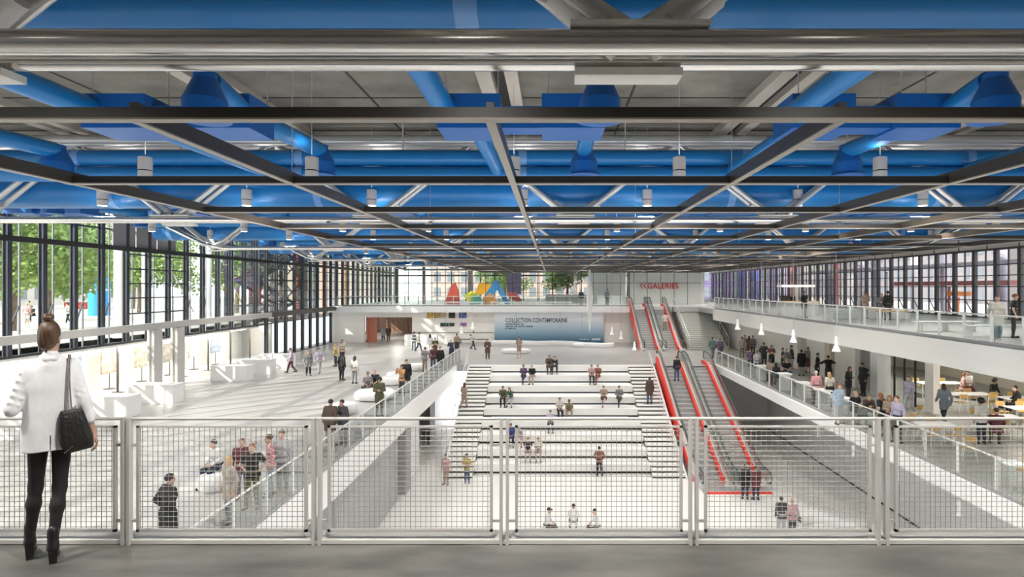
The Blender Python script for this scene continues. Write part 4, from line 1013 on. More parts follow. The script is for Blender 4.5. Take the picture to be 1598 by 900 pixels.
POSES = dict(
 stand=Pose(L=((-.245,.03,1.14),(-.26,-.05,.90)), Rr=((.245,.03,1.14),(.255,-.04,.90)), kn=((-.10,-.01,.49),(.11,-.03,.49)), an=((-.11,.02,.09),(.13,-.02,.09))),
 phone=Pose(head=18, L=((-.235,-.01,1.15),(-.07,-.24,1.19)), Rr=((.235,.0,1.15),(.06,-.25,1.16)), kn=((-.10,-.02,.49),(.10,0,.49)), an=((-.12,.0,.09),(.11,.03,.09))),
 hips=Pose(lean=2, L=((-.33,.08,1.17),(-.17,-.02,1.02)), Rr=((.33,.08,1.17),(.17,-.02,1.02)), kn=((-.12,-.02,.49),(.10,0,.49)), an=((-.16,.0,.09),(.12,.02,.09))),
 crossed=Pose(lean=1, L=((-.25,-.05,1.16),(-.02,-.21,1.17)), Rr=((.25,-.05,1.16),(.04,-.19,1.22)), kn=((-.09,-.02,.49),(.09,0,.49)), an=((-.10,.0,.09),(.13,-.03,.09))),
 walk=Pose(lean=6, L=((-.24,.12,1.15),(-.24,.07,.91)), Rr=((.24,-.08,1.15),(.24,-.25,.96)), kn=((-.09,-.17,.52),(.09,.03,.47)), an=((-.09,-.27,.12),(.09,.30,.15))),
 lean=Pose(lean=28, py=.16, head=2, L=((-.22,-.18,1.13),(-.10,-.40,1.10)), Rr=((.22,-.18,1.13),(.10,-.40,1.10)), kn=((-.10,.10,.49),(.10,.04,.49)), an=((-.11,.14,.09),(.12,.02,.09))),
 sit=Pose(pz=.60, lean=14, head=14, L=((-.24,-.12,.86),(-.12,-.33,.72)), Rr=((.24,-.12,.86),(.12,-.33,.72)), kn=((-.13,-.43,.555),(.13,-.42,.555)), an=((-.12,-.44,.10),(.14,-.40,.10))),
 sitlean=Pose(pz=.60, lean=34, head=0, L=((-.23,-.38,.76),(-.06,-.52,.74)), Rr=((.23,-.38,.76),(.05,-.50,.80)), kn=((-.17,-.44,.56),(.17,-.44,.56)), an=((-.15,-.42,.10),(.18,-.46,.10))),
 sitcross=Pose(pz=.60, lean=8, head=6, turn=25, L=((-.25,-.03,.84),(-.05,-.25,.78)), Rr=((.25,-.06,.85),(.05,-.28,.75)), kn=((-.10,-.43,.56),(.08,-.46,.66)), an=((-.10,-.44,.10),(-.12,-.66,.38))),
 sitlow=Pose(pz=.46, lean=12, head=16, L=((-.24,-.10,.73),(-.12,-.32,.62)), Rr=((.24,-.10,.73),(.12,-.32,.60)), kn=((-.14,-.40,.46),(.15,-.38,.46)), an=((-.12,-.48,.09),(.16,-.60,.09))),
 legfold=Pose(pz=.56, lean=16, head=16, L=((-.24,-.10,.82),(-.10,-.30,.66)), Rr=((.24,-.10,.82),(.10,-.30,.66)), kn=((-.32,-.26,.56),(.32,-.26,.56)), an=((.10,-.36,.52),(-.10,-.42,.52))),
 reach=Pose(lean=2, L=((-.42,-.10,1.30),(-.62,-.26,1.28)), Rr=((.42,-.10,1.30),(.62,-.26,1.28)), kn=((-.12,-.02,.49),(.12,0,.49)), an=((-.20,.0,.09),(.20,.02,.09))),
 photo=Pose(lean=0, head=4, L=((-.27,-.16,1.28),(-.09,-.27,1.52)), Rr=((.27,-.16,1.28),(.09,-.27,1.52)), kn=((-.10,-.02,.49),(.12,0,.49)), an=((-.14,.0,.09),(.16,.02,.09))),
)
_g = {}
def hair_prims(p, style):
    h = p.hd
    if style == 'short': pr = [('ell', h(0,.02,.042), (.086,.100,.092), .01)]
    elif style == 'bun': pr = [('ell', h(0,.02,.038), (.086,.103,.094), .01), ('ell', h(0,.075,.125), (.045,.045,.04), .02)]
    elif style == 'afro': pr = [('ell', h(0,.03,.05), (.13,.13,.125), .01)]
    elif style == 'hat': pr = [('ell', h(0,.01,.07), (.092,.105,.07), .01), ('ell', h(0,-.02,.045), (.13,.15,.014), .01)]
    else: pr = [('ell', h(0,.02,.040), (.090,.104,.096), .02), ('cap', h(-.06,.05,-.04), h(-.06,.07,-.24), .05, .03, .04), ('cap', h(.06,.05,-.04), h(.06,.07,-.24), .05, .03, .04), ('cap', h(0,.07,-.02), h(0,.09,-.25), .06, .04, .04)]
    a = R(p.turn)
    def cut(X, Y, Z):
        x = (X-p.H[0])*math.cos(a)+(Y-p.H[1])*math.sin(a); y = -(X-p.H[0])*math.sin(a)+(Y-p.H[1])*math.cos(a); z = Z-p.H[2]
        face = np.minimum(np.minimum(-y-.035, .052-z), .064-np.abs(x))     # carve the face out of the hair
        low = np.minimum(-.055-z, -y+.012) if style != 'long' else -np.ones_like(z)
        ear = np.minimum(np.minimum(.0-z, -y-.0), 1-np.abs(x)*0) if style == 'short' else -np.ones_like(z)
        return np.maximum(np.maximum(face, low), ear if style == 'short' else low)
    if style in ('short','afro'):
        return pr, [cut, lambda X, Y, Z: (p.H[2]-.075)-Z]
    if style == 'hat': return pr, [lambda X, Y, Z: (p.H[2]+.03)-Z]
    return pr, [cut]
def garment(pose, kind):
    key = (pose, kind)
    if key in _g: return _g[key]
    p = POSES[pose]; r = p.rot; res = .0155; cuts = []; g = .0
    if kind == 'body':
        pr = torso(p, 0)+sleeves(p, -.004)+legs(p, -.004)+headp(p)
        for i in (0, 1):
            pr.append(('cap', p.an[i], foot(p, i), .034, .024, .02)); pr += handp(p, i)
        res = .0100
    elif kind == 'top': pr = torso(p, .016)+sleeves(p, .013); pr.append(('cap', r(-.08,0,-.05), r(.08,0,-.05), .125, .125, .05)); cuts = [lambda X,Y,Z: (p.P[2]-.10)-Z]; pr.append(('cap', p.neck-np.array([0,0,.06]), p.neck, .08, .058, .03))
    elif kind == 'tee': pr = torso(p, .016)+sleeves(p, .017, .3); pr.append(('cap', r(-.08,0,-.03), r(.08,0,-.03), .122, .122, .05)); cuts = [lambda X,Y,Z: (p.P[2]-.08)-Z]; pr.append(('cap', p.neck-np.array([0,0,.06]), p.neck-np.array([0,0,.01]), .08, .058, .03))
    elif kind == 'coat':
        pr = torso(p, .028)+sleeves(p, .022)+[('cap', p.hip[i], p.hip[i]+(p.kn[i]-p.hip[i])*.62, .125, .125, .06) for i in (0,1)]
        pr.append(('cap', p.neck-np.array([0,0,.06]), p.neck+np.array([0,.01,.015]), .09, .064, .03)); cuts = [lambda X,Y,Z: (min(p.P[2]-.32, 9))-Z] if p.P[2] > .8 else [lambda X,Y,Z: (p.P[2]-.13)-Z]
    elif kind == 'trousers': pr = [('cap', r(-.075,0,0), r(.075,0,0), .115, .115, .06), ('cap', r(-.06,0,.08), r(.06,0,.08), .105, .105, .06)]+legs(p, .013)
    elif kind == 'shorts': pr = [('cap', r(-.075,0,0), r(.075,0,0), .118, .118, .06), ('cap', r(-.06,0,.08), r(.06,0,.08), .107, .107, .06)]+legs(p, .022, .72)
    elif kind == 'skirt': pr = [('cap', r(-.07,0,.02), r(.07,0,.02), .115, .115, .06)]+[('cap', p.hip[i], p.hip[i]+(p.kn[i]-p.hip[i])*.85, .115, .13, .12) for i in (0,1)]+[('cap', p.P, (p.kn[0]+p.kn[1])*.5*.8+p.P*.2, .11, .13, .1)]
    elif kind == 'shoes':
        pr = []
        for i in (0, 1): f_ = foot(p, i); pr += [('cap', p.an[i]+np.array([0,.03,-.045]), f_+np.array([0,0,-.0]), .045, .038, .02), ('cap', p.an[i]+np.array([0,0,.02]), p.an[i]+np.array([0,.01,-.03]), .05, .048, .02)]
        res = .013
    elif kind.startswith('hair_'): pr, cuts = hair_prims(p, kind[5:]); res = .0115
    me = surface(pr, res, cuts, kind.replace('_', ' '))
    me.materials.append(None)
    if kind == 'body':
        me.materials.append(mat('dark_eye', (.03,.02,.015), .3)); me.materials.append(mat('lips', (.45,.16,.13), .5))
        eyes = [np.array(p.hd(sx*.030,-.083,.010)) for sx in (-1,1)]; lip = np.array(p.hd(0,-.09,-.058))
        ctr = np.zeros(len(me.polygons)*3, dtype=np.float32); me.polygons.foreach_get('center', ctr); ctr = ctr.reshape(-1,3); mi = np.zeros(len(me.polygons), dtype=np.int32)
        for e in eyes: mi[np.linalg.norm((ctr-e)/np.array([1.3,1.5,.8]), axis=1) < .0105] = 1
        mi[np.linalg.norm((ctr-lip)/np.array([2.4,1.5,.8]), axis=1) < .011] = 2
        me.polygons.foreach_set('material_index', mi)
    _g[key] = me; return me
SKIN = {'l': (.62,.40,.30), 'm': (.42,.25,.17), 'd': (.13,.07,.045)}
COL = dict(black=(.012,.012,.014), white=(.75,.74,.73), grey=(.22,.22,.23), lgrey=(.45,.45,.46), charcoal=(.05,.05,.055), navy=(.02,.03,.08), jeans=(.06,.10,.20), ljeans=(.25,.36,.48), brown=(.10,.055,.035), tan=(.42,.27,.17), beige=(.48,.40,.31),
           khaki=(.28,.23,.12), maroon=(.16,.02,.03), red=(.50,.04,.03), pink=(.62,.32,.33), lilac=(.48,.42,.58), yellow=(.60,.42,.05), orange=(.62,.26,.06), olive=(.12,.11,.04), green=(.06,.15,.10), blue=(.03,.06,.30), lblue=(.42,.56,.70), bluegrey=(.20,.27,.33), rust=(.30,.08,.04), cream=(.66,.61,.52), plaid=(.40,.08,.10), teal=(.10,.25,.25), purple=(.14,.06,.16))
HAIRC = dict(k=(.012,.010,.009), b=(.055,.03,.017), m=(.14,.075,.04), y=(.48,.33,.15), r=(.25,.085,.03), g=(.45,.43,.41), w=(.6,.58,.55))
for _k in COL:
    _a = sum(COL[_k])/3; COL[_k] = tuple((c*.74+_a*.26)*.92 for c in COL[_k])
def setmat(o, m): o.material_slots[0].link = 'OBJECT'; o.material_slots[0].material = m
def person(loc, face, pose, top, tcol, bot, bcol, hair, hcol, label, skin='l', h=1.74, shoe='black', group=None):
    s_ = h/1.765
    r = empty('person', loc, R(face), label=label, cat='person', group=group); r.scale = (s_*.97, s_*.97, s_)
    o = bpy.data.objects.new('body', garment(pose, 'body')); C.objects.link(o); o.parent = r; setmat(o, mat('skin_'+skin, SKIN[skin], .55))
    for nm, kind, col in (('shirt' if top in ('top','tee') else 'coat', top, tcol), ({'trousers':'trousers','skirt':'skirt','shorts':'shorts'}[bot], bot, bcol)):
        g_ = bpy.data.objects.new(nm, garment(pose, kind)); C.objects.link(g_); g_.parent = r
        setmat(g_, plaid_mat() if col == 'plaid' else coloured(COL[col]))
    g_ = bpy.data.objects.new('shoes', garment(pose, 'shoes')); C.objects.link(g_); g_.parent = r; setmat(g_, coloured(COL[shoe], .5))
    if hair != 'bald':
        g_ = bpy.data.objects.new('hat' if hair == 'hat' else 'hair', garment(pose, 'hair_'+hair)); C.objects.link(g_); g_.parent = r; setmat(g_, mat('hair_'+hcol, HAIRC[hcol], .5))
    if 'rucksack' in label or ' bag' in label:
        ruck = 'rucksack' in label; a = R(face); P_ = POSES[pose].P
        off = Vector((0, .20, 1.22)) if ruck else Vector((-.30, .02, .88)); off = Matrix.Rotation(a, 3, 'Z') @ off
        bo = empty('rucksack' if ruck else 'handbag', Vector(loc)+off*s_, a, label='dark %s carried by the %s' % ('rucksack' if ruck else 'bag', ' '.join(label.split()[:7])), cat='bag')
        me = surface([('cap',(-.09,0,-.15),(.09,0,-.15),.085,.085,.06),('cap',(-.08,0,.14),(.08,0,.14),.075,.075,.06)] if ruck else [('cap',(0,-.09,-.1),(0,.09,-.1),.055,.055,.04),('cap',(0,-.08,.04),(0,.08,.04),.04,.04,.04)], .012, (), 'pouch')
        me.materials.append(coloured(COL['charcoal'])); q = bpy.data.objects.new('pouch', me); C.objects.link(q); q.parent = bo
        sb = MB()
        if ruck:
            for sx in (-.1,.1): sb.tube([(sx,-.04,.18),(sx*1.1,-.14,.27),(sx*1.2,-.28,.18),(sx*1.3,-.30,.0),(sx*1.2,-.14,-.16),(sx,-.03,-.18)], .013, 6)
        else: sb.tube([(0,-.06,.06),(.04,-.04,.3),(.10,-.02,.56),(.10,.03,.56),(.04,.04,.3),(0,.06,.06)], .009, 6)
        sb.build('strap', coloured(COL['black']), bo, smooth=True)
    return r
def plaid_mat():
    if 'plaid' in _m: return _m['plaid']
    m = bpy.data.materials.new('red_plaid'); m.use_nodes = True; n = m.node_tree; L = n.links; b = n.nodes['Principled BSDF']
    tc = n.nodes.new('ShaderNodeTexCoord'); ck = n.nodes.new('ShaderNodeTexChecker'); ck.inputs['Scale'].default_value = 22
    ck.inputs[1].default_value = (.55,.08,.10,1); ck.inputs[2].default_value = (.62,.55,.56,1)
    L.new(tc.outputs['Object'], ck.inputs[0]); L.new(ck.outputs[0], b.inputs['Base Color']); b.inputs['Roughness'].default_value = .8
    _m['plaid'] = m; return m
HEAD = {'sit':1.335,'sitlean':1.20,'sitcross':1.34,'sitlow':1.20,'legfold':1.28,'lean':1.66}
def spot(px, pyh, z, pose, h=1.74):          # where a head seen at (px, pyh) stands, from the level it stands on
    top = z+HEAD.get(pose, 1.765)*h/1.765
    Y = 900*(2-top)/(pyh-448); return ((px-860)*Y/900, Y, z)
# ground floor, west hall
W = [ # px, head y, pose, face, top, col, bottom, col, hair, colour, skin, height, shoes, label
 (262,738,'hips',150,'coat','black','trousers','black','short','k','m',1.80,'black','person in long black coat glancing back, closest to the balcony on the left'),
 (341,687,'sit',-20,'top','white','trousers','navy','short','k','l',1.74,'black','person in white shirt sitting on the round pale pouf'),
 (378,682,'stand',20,'top','maroon','trousers','grey','short','m','l',1.70,'black','person in dark red top behind the blonde person in beige coat'),
 (394,690,'hips',10,'tee','black','trousers','olive','short','r','l',1.74,'brown','person in black tee and olive trousers with reddish hair, left group'),
 (359,710,'stand',-30,'coat','beige','trousers','jeans','long','y','l',1.66,'brown','blonde person in beige coat and jeans at the left railing'),
 (423,676,'stand',-60,'top','plaid','trousers','ljeans','short','b','m',1.74,'black','person in red checked shirt and light jeans, left group'),
 (441,669,'stand',0,'top','lgrey','trousers','grey','short','m','l',1.78,'pink','person in pale grey top with pink shoes, rightmost of left group'),
 (515,622,'stand',175,'coat','brown','trousers','grey','short','k','m',1.76,'black','person in dark brown jacket with back turned, left of a pair'),
 (536,622,'phone',-30,'coat','charcoal','trousers','grey','short','k','m',1.72,'black','person in charcoal jacket looking down, right of a pair'),
 (455,542,'walk',-60,'top','lilac','trousers','maroon','short','b','l',1.72,'black','walking person in lilac top and maroon trousers near the glazing'),
 (481,546,'stand',30,'coat','grey','trousers','black','long','m','l',1.68,'black','person in grey cardigan and black trousers beside a lilac-shirted walker'),
 (498,542,'walk',40,'top','lilac','trousers','lgrey','short','b','l',1.76,'brown','walking person in lilac shirt and pale grey trousers'),
 (524,536,'stand',-40,'top','yellow','trousers','charcoal','long','y','l',1.66,'black','person in yellow top among the hall visitors'),
 (534,529,'walk',20,'tee','beige','trousers','black','short','k','m',1.84,'black','tall person in beige shirt next to the yellow top'),
 (533,549,'stand',160,'coat','black','trousers','black','short','k','d',1.76,'brown','person all in black with back turned in the middle of the hall'),
 (553,555,'stand',170,'top','cream','trousers','grey','long','b','l',1.68,'black','person with long dark hair and cream top, back turned'),
 (573,582,'legfold',30,'tee','grey','trousers','charcoal','bun','b','m',1.70,'grey','person in grey sitting cross-legged on the large white pouf'),
 (587,578,'sit',-10,'tee','black','trousers','black','short','y','l',1.74,'black','fair-haired person in black sitting on the large white pouf'),
 (592,588,'phone',15,'coat','olive','trousers','brown','afro','k','m',1.74,'black','person in olive jacket standing in front of the large pouf'),
 (627,568,'photo',-30,'top','orange','trousers','charcoal','short','k','m',1.70,'black','person in orange jacket holding up a phone to take a photo'),
 (634,560,'stand',20,'coat','black','trousers','lgrey','short','b','l',1.82,'black','person in black jacket right behind the orange jacket'),
 (663,541,'stand',175,'tee','grey','trousers','khaki','short','k','l',1.72,'black','person in grey tee and khaki trousers, back turned, by the railing'),
 (676,539,'stand',190,'top','maroon','trousers','jeans','short','b','l',1.72,'black','person in maroon sweater and jeans at the railing'),
 (687,540,'stand',10,'coat','black','trousers','grey','short','b','l',1.74,'black','person in plain black jacket at the railing, between crowd and stairs'),
 (646,517,'stand',200,'top','white','trousers','jeans','short','k','d',1.72,'black','person in white top with dark rucksack near the cream pillar'),
 (653,518,'walk',120,'top','cream','trousers','navy','short','b','l',1.76,'black','walking person in cream shirt and navy trousers near the pictures'),
 (671,521,'stand',-170,'top','white','trousers','white','long','k','l',1.70,'white','person in white with dark purple hair at the back of the crowd'),
 (679,526,'crossed',15,'tee','olive','trousers','brown','short','k','l',1.74,'black','person in olive tee in the crowd by the railing'),
 (704,530,'lean',-150,'top','navy','skirt','navy','short','w','l',1.70,'white','person in navy dress leaning on the railing'),
 (713,520,'stand',-160,'top','tan','skirt','charcoal','short','b','m',1.76,'white','person in tan top and dark skirt at the end of the railing'),
 (738,516,'walk',70,'top','white','trousers','charcoal','short','b','l',1.76,'black','striding person with rucksack in front of the wall bench'),
 (761,528,'phone',0,'coat','brown','trousers','brown','short','b','l',1.74,'white','person in brown jacket standing behind the left staircase top'),
 (810,525,'phone',0,'tee','tan','shorts','tan','short','b','l',1.76,'white','person in tan tee and shorts before the small white island seat'),
 (680,507,'stand',-170,'tee','black','skirt','black','bun','r','l',1.66,'black','person in black looking at the pictures on the cream wall'),
 (576,507,'walk',-20,'top','lgrey','trousers','purple','short','k','m',1.74,'black','person in grey top walking out of the red doorway'),
 (598,507,'walk',10,'coat','lgrey','trousers','navy','short','b','l',1.74,'black','person in grey coat walking in the far left doorway'),
 (606,508,'stand',10,'coat','brown','trousers','brown','long','b','l',1.70,'black','person in brown coat in the far left doorway'),
]
for a in W:
    person(spot(a[0], a[1], G, a[2], a[11]), a[3], a[2], a[4], a[5], a[6], a[7], a[8], a[9], a[13], a[10], a[11], a[12], 'visitors in the west hall')
# ground floor, east balcony
W = [
 (1158,525,'stand',160,'top','beige','trousers','khaki','short','b','l',1.72,'black','person in beige sweater and khaki trousers, farthest group on the right balcony'),
 (1162,522,'stand',20,'top','lgrey','trousers','ljeans','short','m','l',1.74,'white','person in pale grey shirt behind the beige sweater'),
 (1169,524,'stand',170,'tee','rust','skirt','rust','long','b','l',1.68,'black','person in rust red dress with long hair, far group on the right balcony'),
 (1175,523,'stand',-40,'top','grey','trousers','charcoal','short','m','l',1.78,'black','person in grey shirt right of the rust red dress'),
 (1192,534,'hips',175,'coat','charcoal','trousers','charcoal','short','b','l',1.80,'black','person in charcoal jacket with hands on hips, back turned'),
 (1204,538,'crossed',-10,'tee','maroon','skirt','black','long','b','l',1.70,'black','person in maroon top and black skirt before the white door'),
 (1171,545,'sit',160,'top','purple','trousers','navy','short','m','l',1.72,'black','seated person in purple top behind the glass, left of the charcoal jacket'),
 (1181,549,'sit',150,'tee','lgrey','trousers','black','short','r','l',1.72,'black','seated person in pale grey tee at the glass railing'),
 (1222,542,'hips',-120,'tee','brown','skirt','charcoal','short','m','l',1.68,'black','person with hand on hip beside the open doorway'),
 (1228,543,'stand',-150,'top','grey','trousers','beige','short','g','l',1.76,'black','grey-haired person in grey shirt beside the open doorway'),
 (1236,538,'stand',-100,'top','charcoal','trousers','beige','short','k','l',1.82,'white','tall person in charcoal shirt and beige trousers at the doorway'),
 (1203,563,'sit',170,'top','tan','trousers','brown','short','b','m',1.72,'black','seated person in tan top seen over the balcony glass'),
 (1213,568,'sit',190,'top','black','trousers','black','long','k','l',1.70,'black','seated person with black hair and top seen over the balcony glass'),
 (1227,561,'sitcross',0,'tee','black','trousers','jeans','short','y','l',1.78,'white','blond person in black vest and jeans at the glass'),
 (1251,545,'stand',170,'coat','black','trousers','beige','short','k','m',1.74,'black','person in black jacket left of the grey-jacketed pair by the doorway'),
 (1261,541,'crossed',-40,'coat','grey','skirt','maroon','short','b','m',1.76,'brown','person in grey jacket and dark red skirt by the doorway'),
 (1275,550,'stand',60,'coat','black','trousers','black','short','b','l',1.78,'black','person in black turned towards the outstretched arms'),
 (1293,554,'reach',190,'coat','black','trousers','black','short','k','l',1.80,'black','person in black with outstretched arms, back turned'),
 (1274,578,'stand',175,'top','plaid','trousers','charcoal','short','w','l',1.68,'black','white-blonde person in plaid shirt at the balcony glass'),
 (1295,580,'stand',185,'tee','cream','skirt','black','long','y','l',1.70,'black','blonde person in cream top and black skirt at the balcony glass'),
 (1309,597,'hips',20,'top','lblue','trousers','lgrey','short','r','l',1.76,'brown','person in light blue shirt leaning at the balcony glass'),
 (1324,571,'phone',30,'coat','black','trousers','brown','long','b','m',1.70,'white','person in black jacket and brown trousers before the slatted door'),
 (1347,565,'stand',-80,'coat','black','trousers','black','short','k','m',1.80,'black','person in black with large square rucksack by the white pillar'),
 (1333,612,'sitcross',10,'tee','black','trousers','black','short','y','l',1.72,'black','seated blonde person in black behind the glass near light blue shirt'),
 (1352,617,'sitlean',-10,'top','brown','trousers','brown','short','m','l',1.72,'brown','seated person in brown leaning forward behind the glass'),
 (1376,612,'stand',-150,'tee','black','skirt','black','long','r','l',1.72,'black','person with long red hair and black dress'),
 (1389,615,'phone',-40,'top','tan','trousers','maroon','long','r','m',1.70,'black','auburn-haired person in tan top between red hair and lilac shirt'),
 (1401,616,'stand',-70,'top','lilac','trousers','black','short','m','l',1.78,'black','person in lilac shirt with a dark shoulder bag'),
 (1419,585,'walk',-60,'top','lilac','trousers','lgrey','short','m','l',1.84,'white','tall person in pale lilac shirt with rucksack before the dark glass doors'),
 (1474,598,'walk',170,'coat','bluegrey','trousers','black','long','b','m',1.70,'black','person in blue grey jacket and black trousers walking between the tables'),
 (1501,584,'sitcross',60,'top','pink','trousers','maroon','short','r','l',1.70,'black','person in pink top lounging at the back of the restaurant'),
 (1515,581,'sitlean',-60,'tee','white','trousers','beige','short','k','l',1.76,'white','person in white tee bending forward at the restaurant table'),
 (1547,592,'sit',20,'top','black','trousers','black','afro','k','m',1.72,'black','seated person in black with curly hair at the restaurant table'),
 (1591,604,'sit',-110,'coat','black','trousers','black','short','k','l',1.74,'black','seated person in black jacket at the right edge of the picture'),
 (1532,621,'stand',178,'top','cream','trousers','navy','afro','k','m',1.70,'black','person in cream blouse with big black hair, back turned'),
 (1556,640,'sit',150,'top','maroon','trousers','olive','short','b','l',1.74,'black','seated person in maroon with olive trousers near the front tables'),
 (1112,526,'walk',175,'top','green','trousers','grey','short','b','l',1.74,'black','person in green top at the foot of the wide staircase'),
 (1124,527,'walk',180,'coat','purple','skirt','charcoal','short','m','l',1.74,'black','person in dark purple coat at the foot of the wide staircase'),
]
for a in W:
    L_ = spot(a[0], a[1], G, a[2], a[11])
    person(L_, a[3], a[2], a[4], a[5], a[6], a[7], a[8], a[9], a[13], a[10], a[11], a[12], 'visitors on the right balcony')
# upper decks, placed from their feet
W = [
 (1255,496,'phone',20,'coat','black','trousers','lgrey','short','b','l',1.76,'black','person in dark jacket on the upper right deck near the bar'),
 (1351,497,'phone',-60,'coat','tan','trousers','beige','short','b','m',1.76,'brown','person in tan coat on the upper right deck'),
 (1376,499,'phone',-40,'coat','grey','trousers','grey','short','b','l',1.62,'white','shorter person in grey jacket on the upper right deck'),
 (1386,500,'stand',170,'top','black','trousers','charcoal','short','k','l',1.80,'black','person in black with back turned on the upper right deck'),
 (1556,534,'walk',-30,'coat','cream','trousers','bluegrey','short','m','l',1.74,'white','walking person in cream coat on the upper right deck'),
 (1581,527,'stand',60,'tee','black','trousers','charcoal','short','r','l',1.76,'black','red-haired person in black tee at the right edge of the upper deck'),
]
for a in W:
    person(tuple(at(a[0], a[1], 0)), a[3], a[2], a[4], a[5], a[6], a[7], a[8], a[9], a[13], a[10], a[11], a[12], 'visitors on the upper right deck')
person((3.2,61.5,0), 175, 'stand', 'top', 'charcoal', 'trousers', 'lgrey', 'short', 'k', 'person in charcoal at the railing of the far upper deck, left of spindle', 'l', 1.76, 'white')
person((5.95,61.2,0), 160, 'stand', 'top', 'bluegrey', 'trousers', 'grey', 'short', 'k', 'person in blue grey at the railing of the far upper deck, right of spindle', 'l', 1.84, 'black')
# lower forum floor
W = [
 (696,756,'stand',-20,'tee','pink','trousers','tan','short','b','l',1.70,'brown','person in pink top and tan trousers at the foot of the left staircase'),
 (729,756,'phone',-20,'tee','yellow','trousers','jeans','short','b','l',1.74,'white','person in yellow top and blue jeans at the foot of the left staircase'),
 (1163,779,'stand',170,'coat','black','trousers','navy','short','k','m',1.78,'black','person in black jacket at the foot of the right escalator'),
 (1180,780,'stand',185,'coat','maroon','trousers','navy','short','k','m',1.76,'black','person in maroon jacket at the foot of the right escalator'),
 (1220,838,'stand',175,'top','charcoal','trousers','lgrey','short','k','l',1.76,'grey','person in charcoal sweater arm in arm on the lower floor'),
 (1237,839,'stand',185,'top','pink','trousers','charcoal','short','y','l',1.68,'black','fair-haired person in pink with a dark bag on the lower floor'),
]
for a in W:
    person(tuple(at(a[0], a[1], F)), a[3], a[2], a[4], a[5], a[6], a[7], a[8], a[9], a[13], a[10], a[11], a[12], 'visitors on the lower forum floor')
for px, py, f, pose, lab in ((852,836,70,'sitlow','person in white shirt and dark cap on a stool, leg stretched out, leftmost of three'),(895,832,178,'sitlow','person in white shirt on a stool, back turned, in the middle of three'),(933,838,-75,'sitlow','person in white shirt on a stool, rightmost of three')):
    P_ = at(px, py, F); person(tuple(P_), f, pose, 'top', 'white', 'trousers', 'black', 'hat' if 'cap' in lab else 'short', 'k', lab, 'l', 1.74, 'black', 'three seated people in white on the lower floor')
    s_ = MB()._l([(.17,.36),(.18,.40),(.17,.415)], 18, (0,0,0))
    for k in range(4):
        a = k*1.57+.8; s_.tube([(math.cos(a)*.12,math.sin(a)*.12,.37),(math.cos(a)*.19,math.sin(a)*.19,0)], .013, 6)
    s_.build('stool', WHITE, loc=tuple(P_), smooth=True, label='small white stool under the '+lab.split(' on a stool')[0]+(', '+lab.split(', ')[-1]), cat='stool')
# seated on the bleacher tiers: px, tier index of the feet
TIER = [
 (857,1,'sit',0,'coat','brown','trousers','charcoal','short','b','m','person in brown jacket sitting on the top tier, left of a pair'),
 (866,1,'sitlean',-10,'top','charcoal','trousers','charcoal','short','k','l','person in charcoal sitting on the top tier, right of a pair'),
 (817,2,'sitcross',20,'top','purple','trousers','navy','short','b','m','person in purple sitting on the second tier'),
 (831,2,'sit',-30,'top','black','trousers','beige','short','y','l','fair-haired person in black and beige sitting on the second tier'),
 (923,2,'sit',0,'top','pink','trousers','charcoal','short','k','l','person in pink shirt sitting on the second tier at the right'),
 (933,2,'sitcross',-20,'top','rust','trousers','rust','short','r','l','person in rust red sitting on the second tier at the right'),
 (785,4,'sit',0,'top','olive','trousers','black','short','b','m','person in olive sweater sitting on the fourth tier at the left'),
 (797,4,'sitlean',-30,'top','green','trousers','lgrey','long','k','l','person in green top with long black hair on the fourth tier'),
 (942,4,'sitcross',0,'tee','tan','skirt','brown','short','b','l','person in tan and brown on the fourth tier at the right'),
 (966,4,'sitcross',10,'top','grey','trousers','charcoal','short','b','l','person in grey on the fourth tier, farthest right'),
 (873,5,'sit',20,'tee','cream','trousers','black','short','k','l','person in cream top on the fifth tier, left of a pair'),
 (888,5,'sitlean',0,'tee','khaki','trousers','tan','short','k','d','person in khaki shirt on the fifth tier, right of a pair'),
 (859,6,'sit',0,'tee','lilac','trousers','navy','short','b','l','person in lilac on the sixth tier'),
 (797,7,'sit',10,'coat','blue','trousers','navy','short','k','m','person in bright blue jacket on the seventh tier'),
 (811,7,'sitlean',-10,'top','lgrey','trousers','pink','short','b','l','person in pale grey top and pink trousers on the seventh tier'),
 (824,8,'sit',0,'tee','charcoal','shorts','black','short','m','l','person in charcoal tee on the eighth tier, left of a pair'),
 (840,8,'sit',0,'tee','cream','shorts','charcoal','short','r','l','person in cream tee on the eighth tier, right of a pair'),
]
for px, k, pose, f, t, tc, b, bc, hr, hc, sk, lab in TIER:
    z = G-RISE*k; Y = YT-RUN*(k-1)-.42
    person(((px-860)*(Y)/900, Y, z), f*.4, pose, t, tc, b, bc, hr, hc, lab, sk, 1.76, 'black', 'people sitting on the white tiers')
rn_ = 9*RUN/27; rs_ = 5/27
def on_stair(px, i, *a, **k): Y = YT-rn_*i+.16; return person(((px-860)*Y/900, Y, G-rs_*i), *a, **k)
on_stair(724, 12, 160, 'walk', 'top', 'tan', 'trousers', 'tan', 'long', 'b', 'person in tan climbing the left staircase', 'l', 1.70, 'brown')
on_stair(1014, 11, 185, 'stand', 'coat', 'brown', 'trousers', 'jeans', 'short', 'k', 'person in dark brown jacket and jeans on the right staircase', 'm', 1.80, 'black')
person((2.75,32.9,F), 178, 'hips', 'top', 'rust', 'trousers', 'black', 'short', 'k', 'person in rust red top standing before the lowest tier', 'l', 1.74, 'black')
person((8.85,40.55,G-.80), 190, 'stand', 'top', 'black', 'trousers', 'jeans', 'short', 'b', 'person in black top and jeans riding the lower escalator', 'l', 1.78, 'black')
person((11.1,56.2,G+1.62), 180, 'stand', 'top', 'cream', 'trousers', 'tan', 'short', 'k', 'person in cream top riding the upper escalator', 'l', 1.72, 'brown')
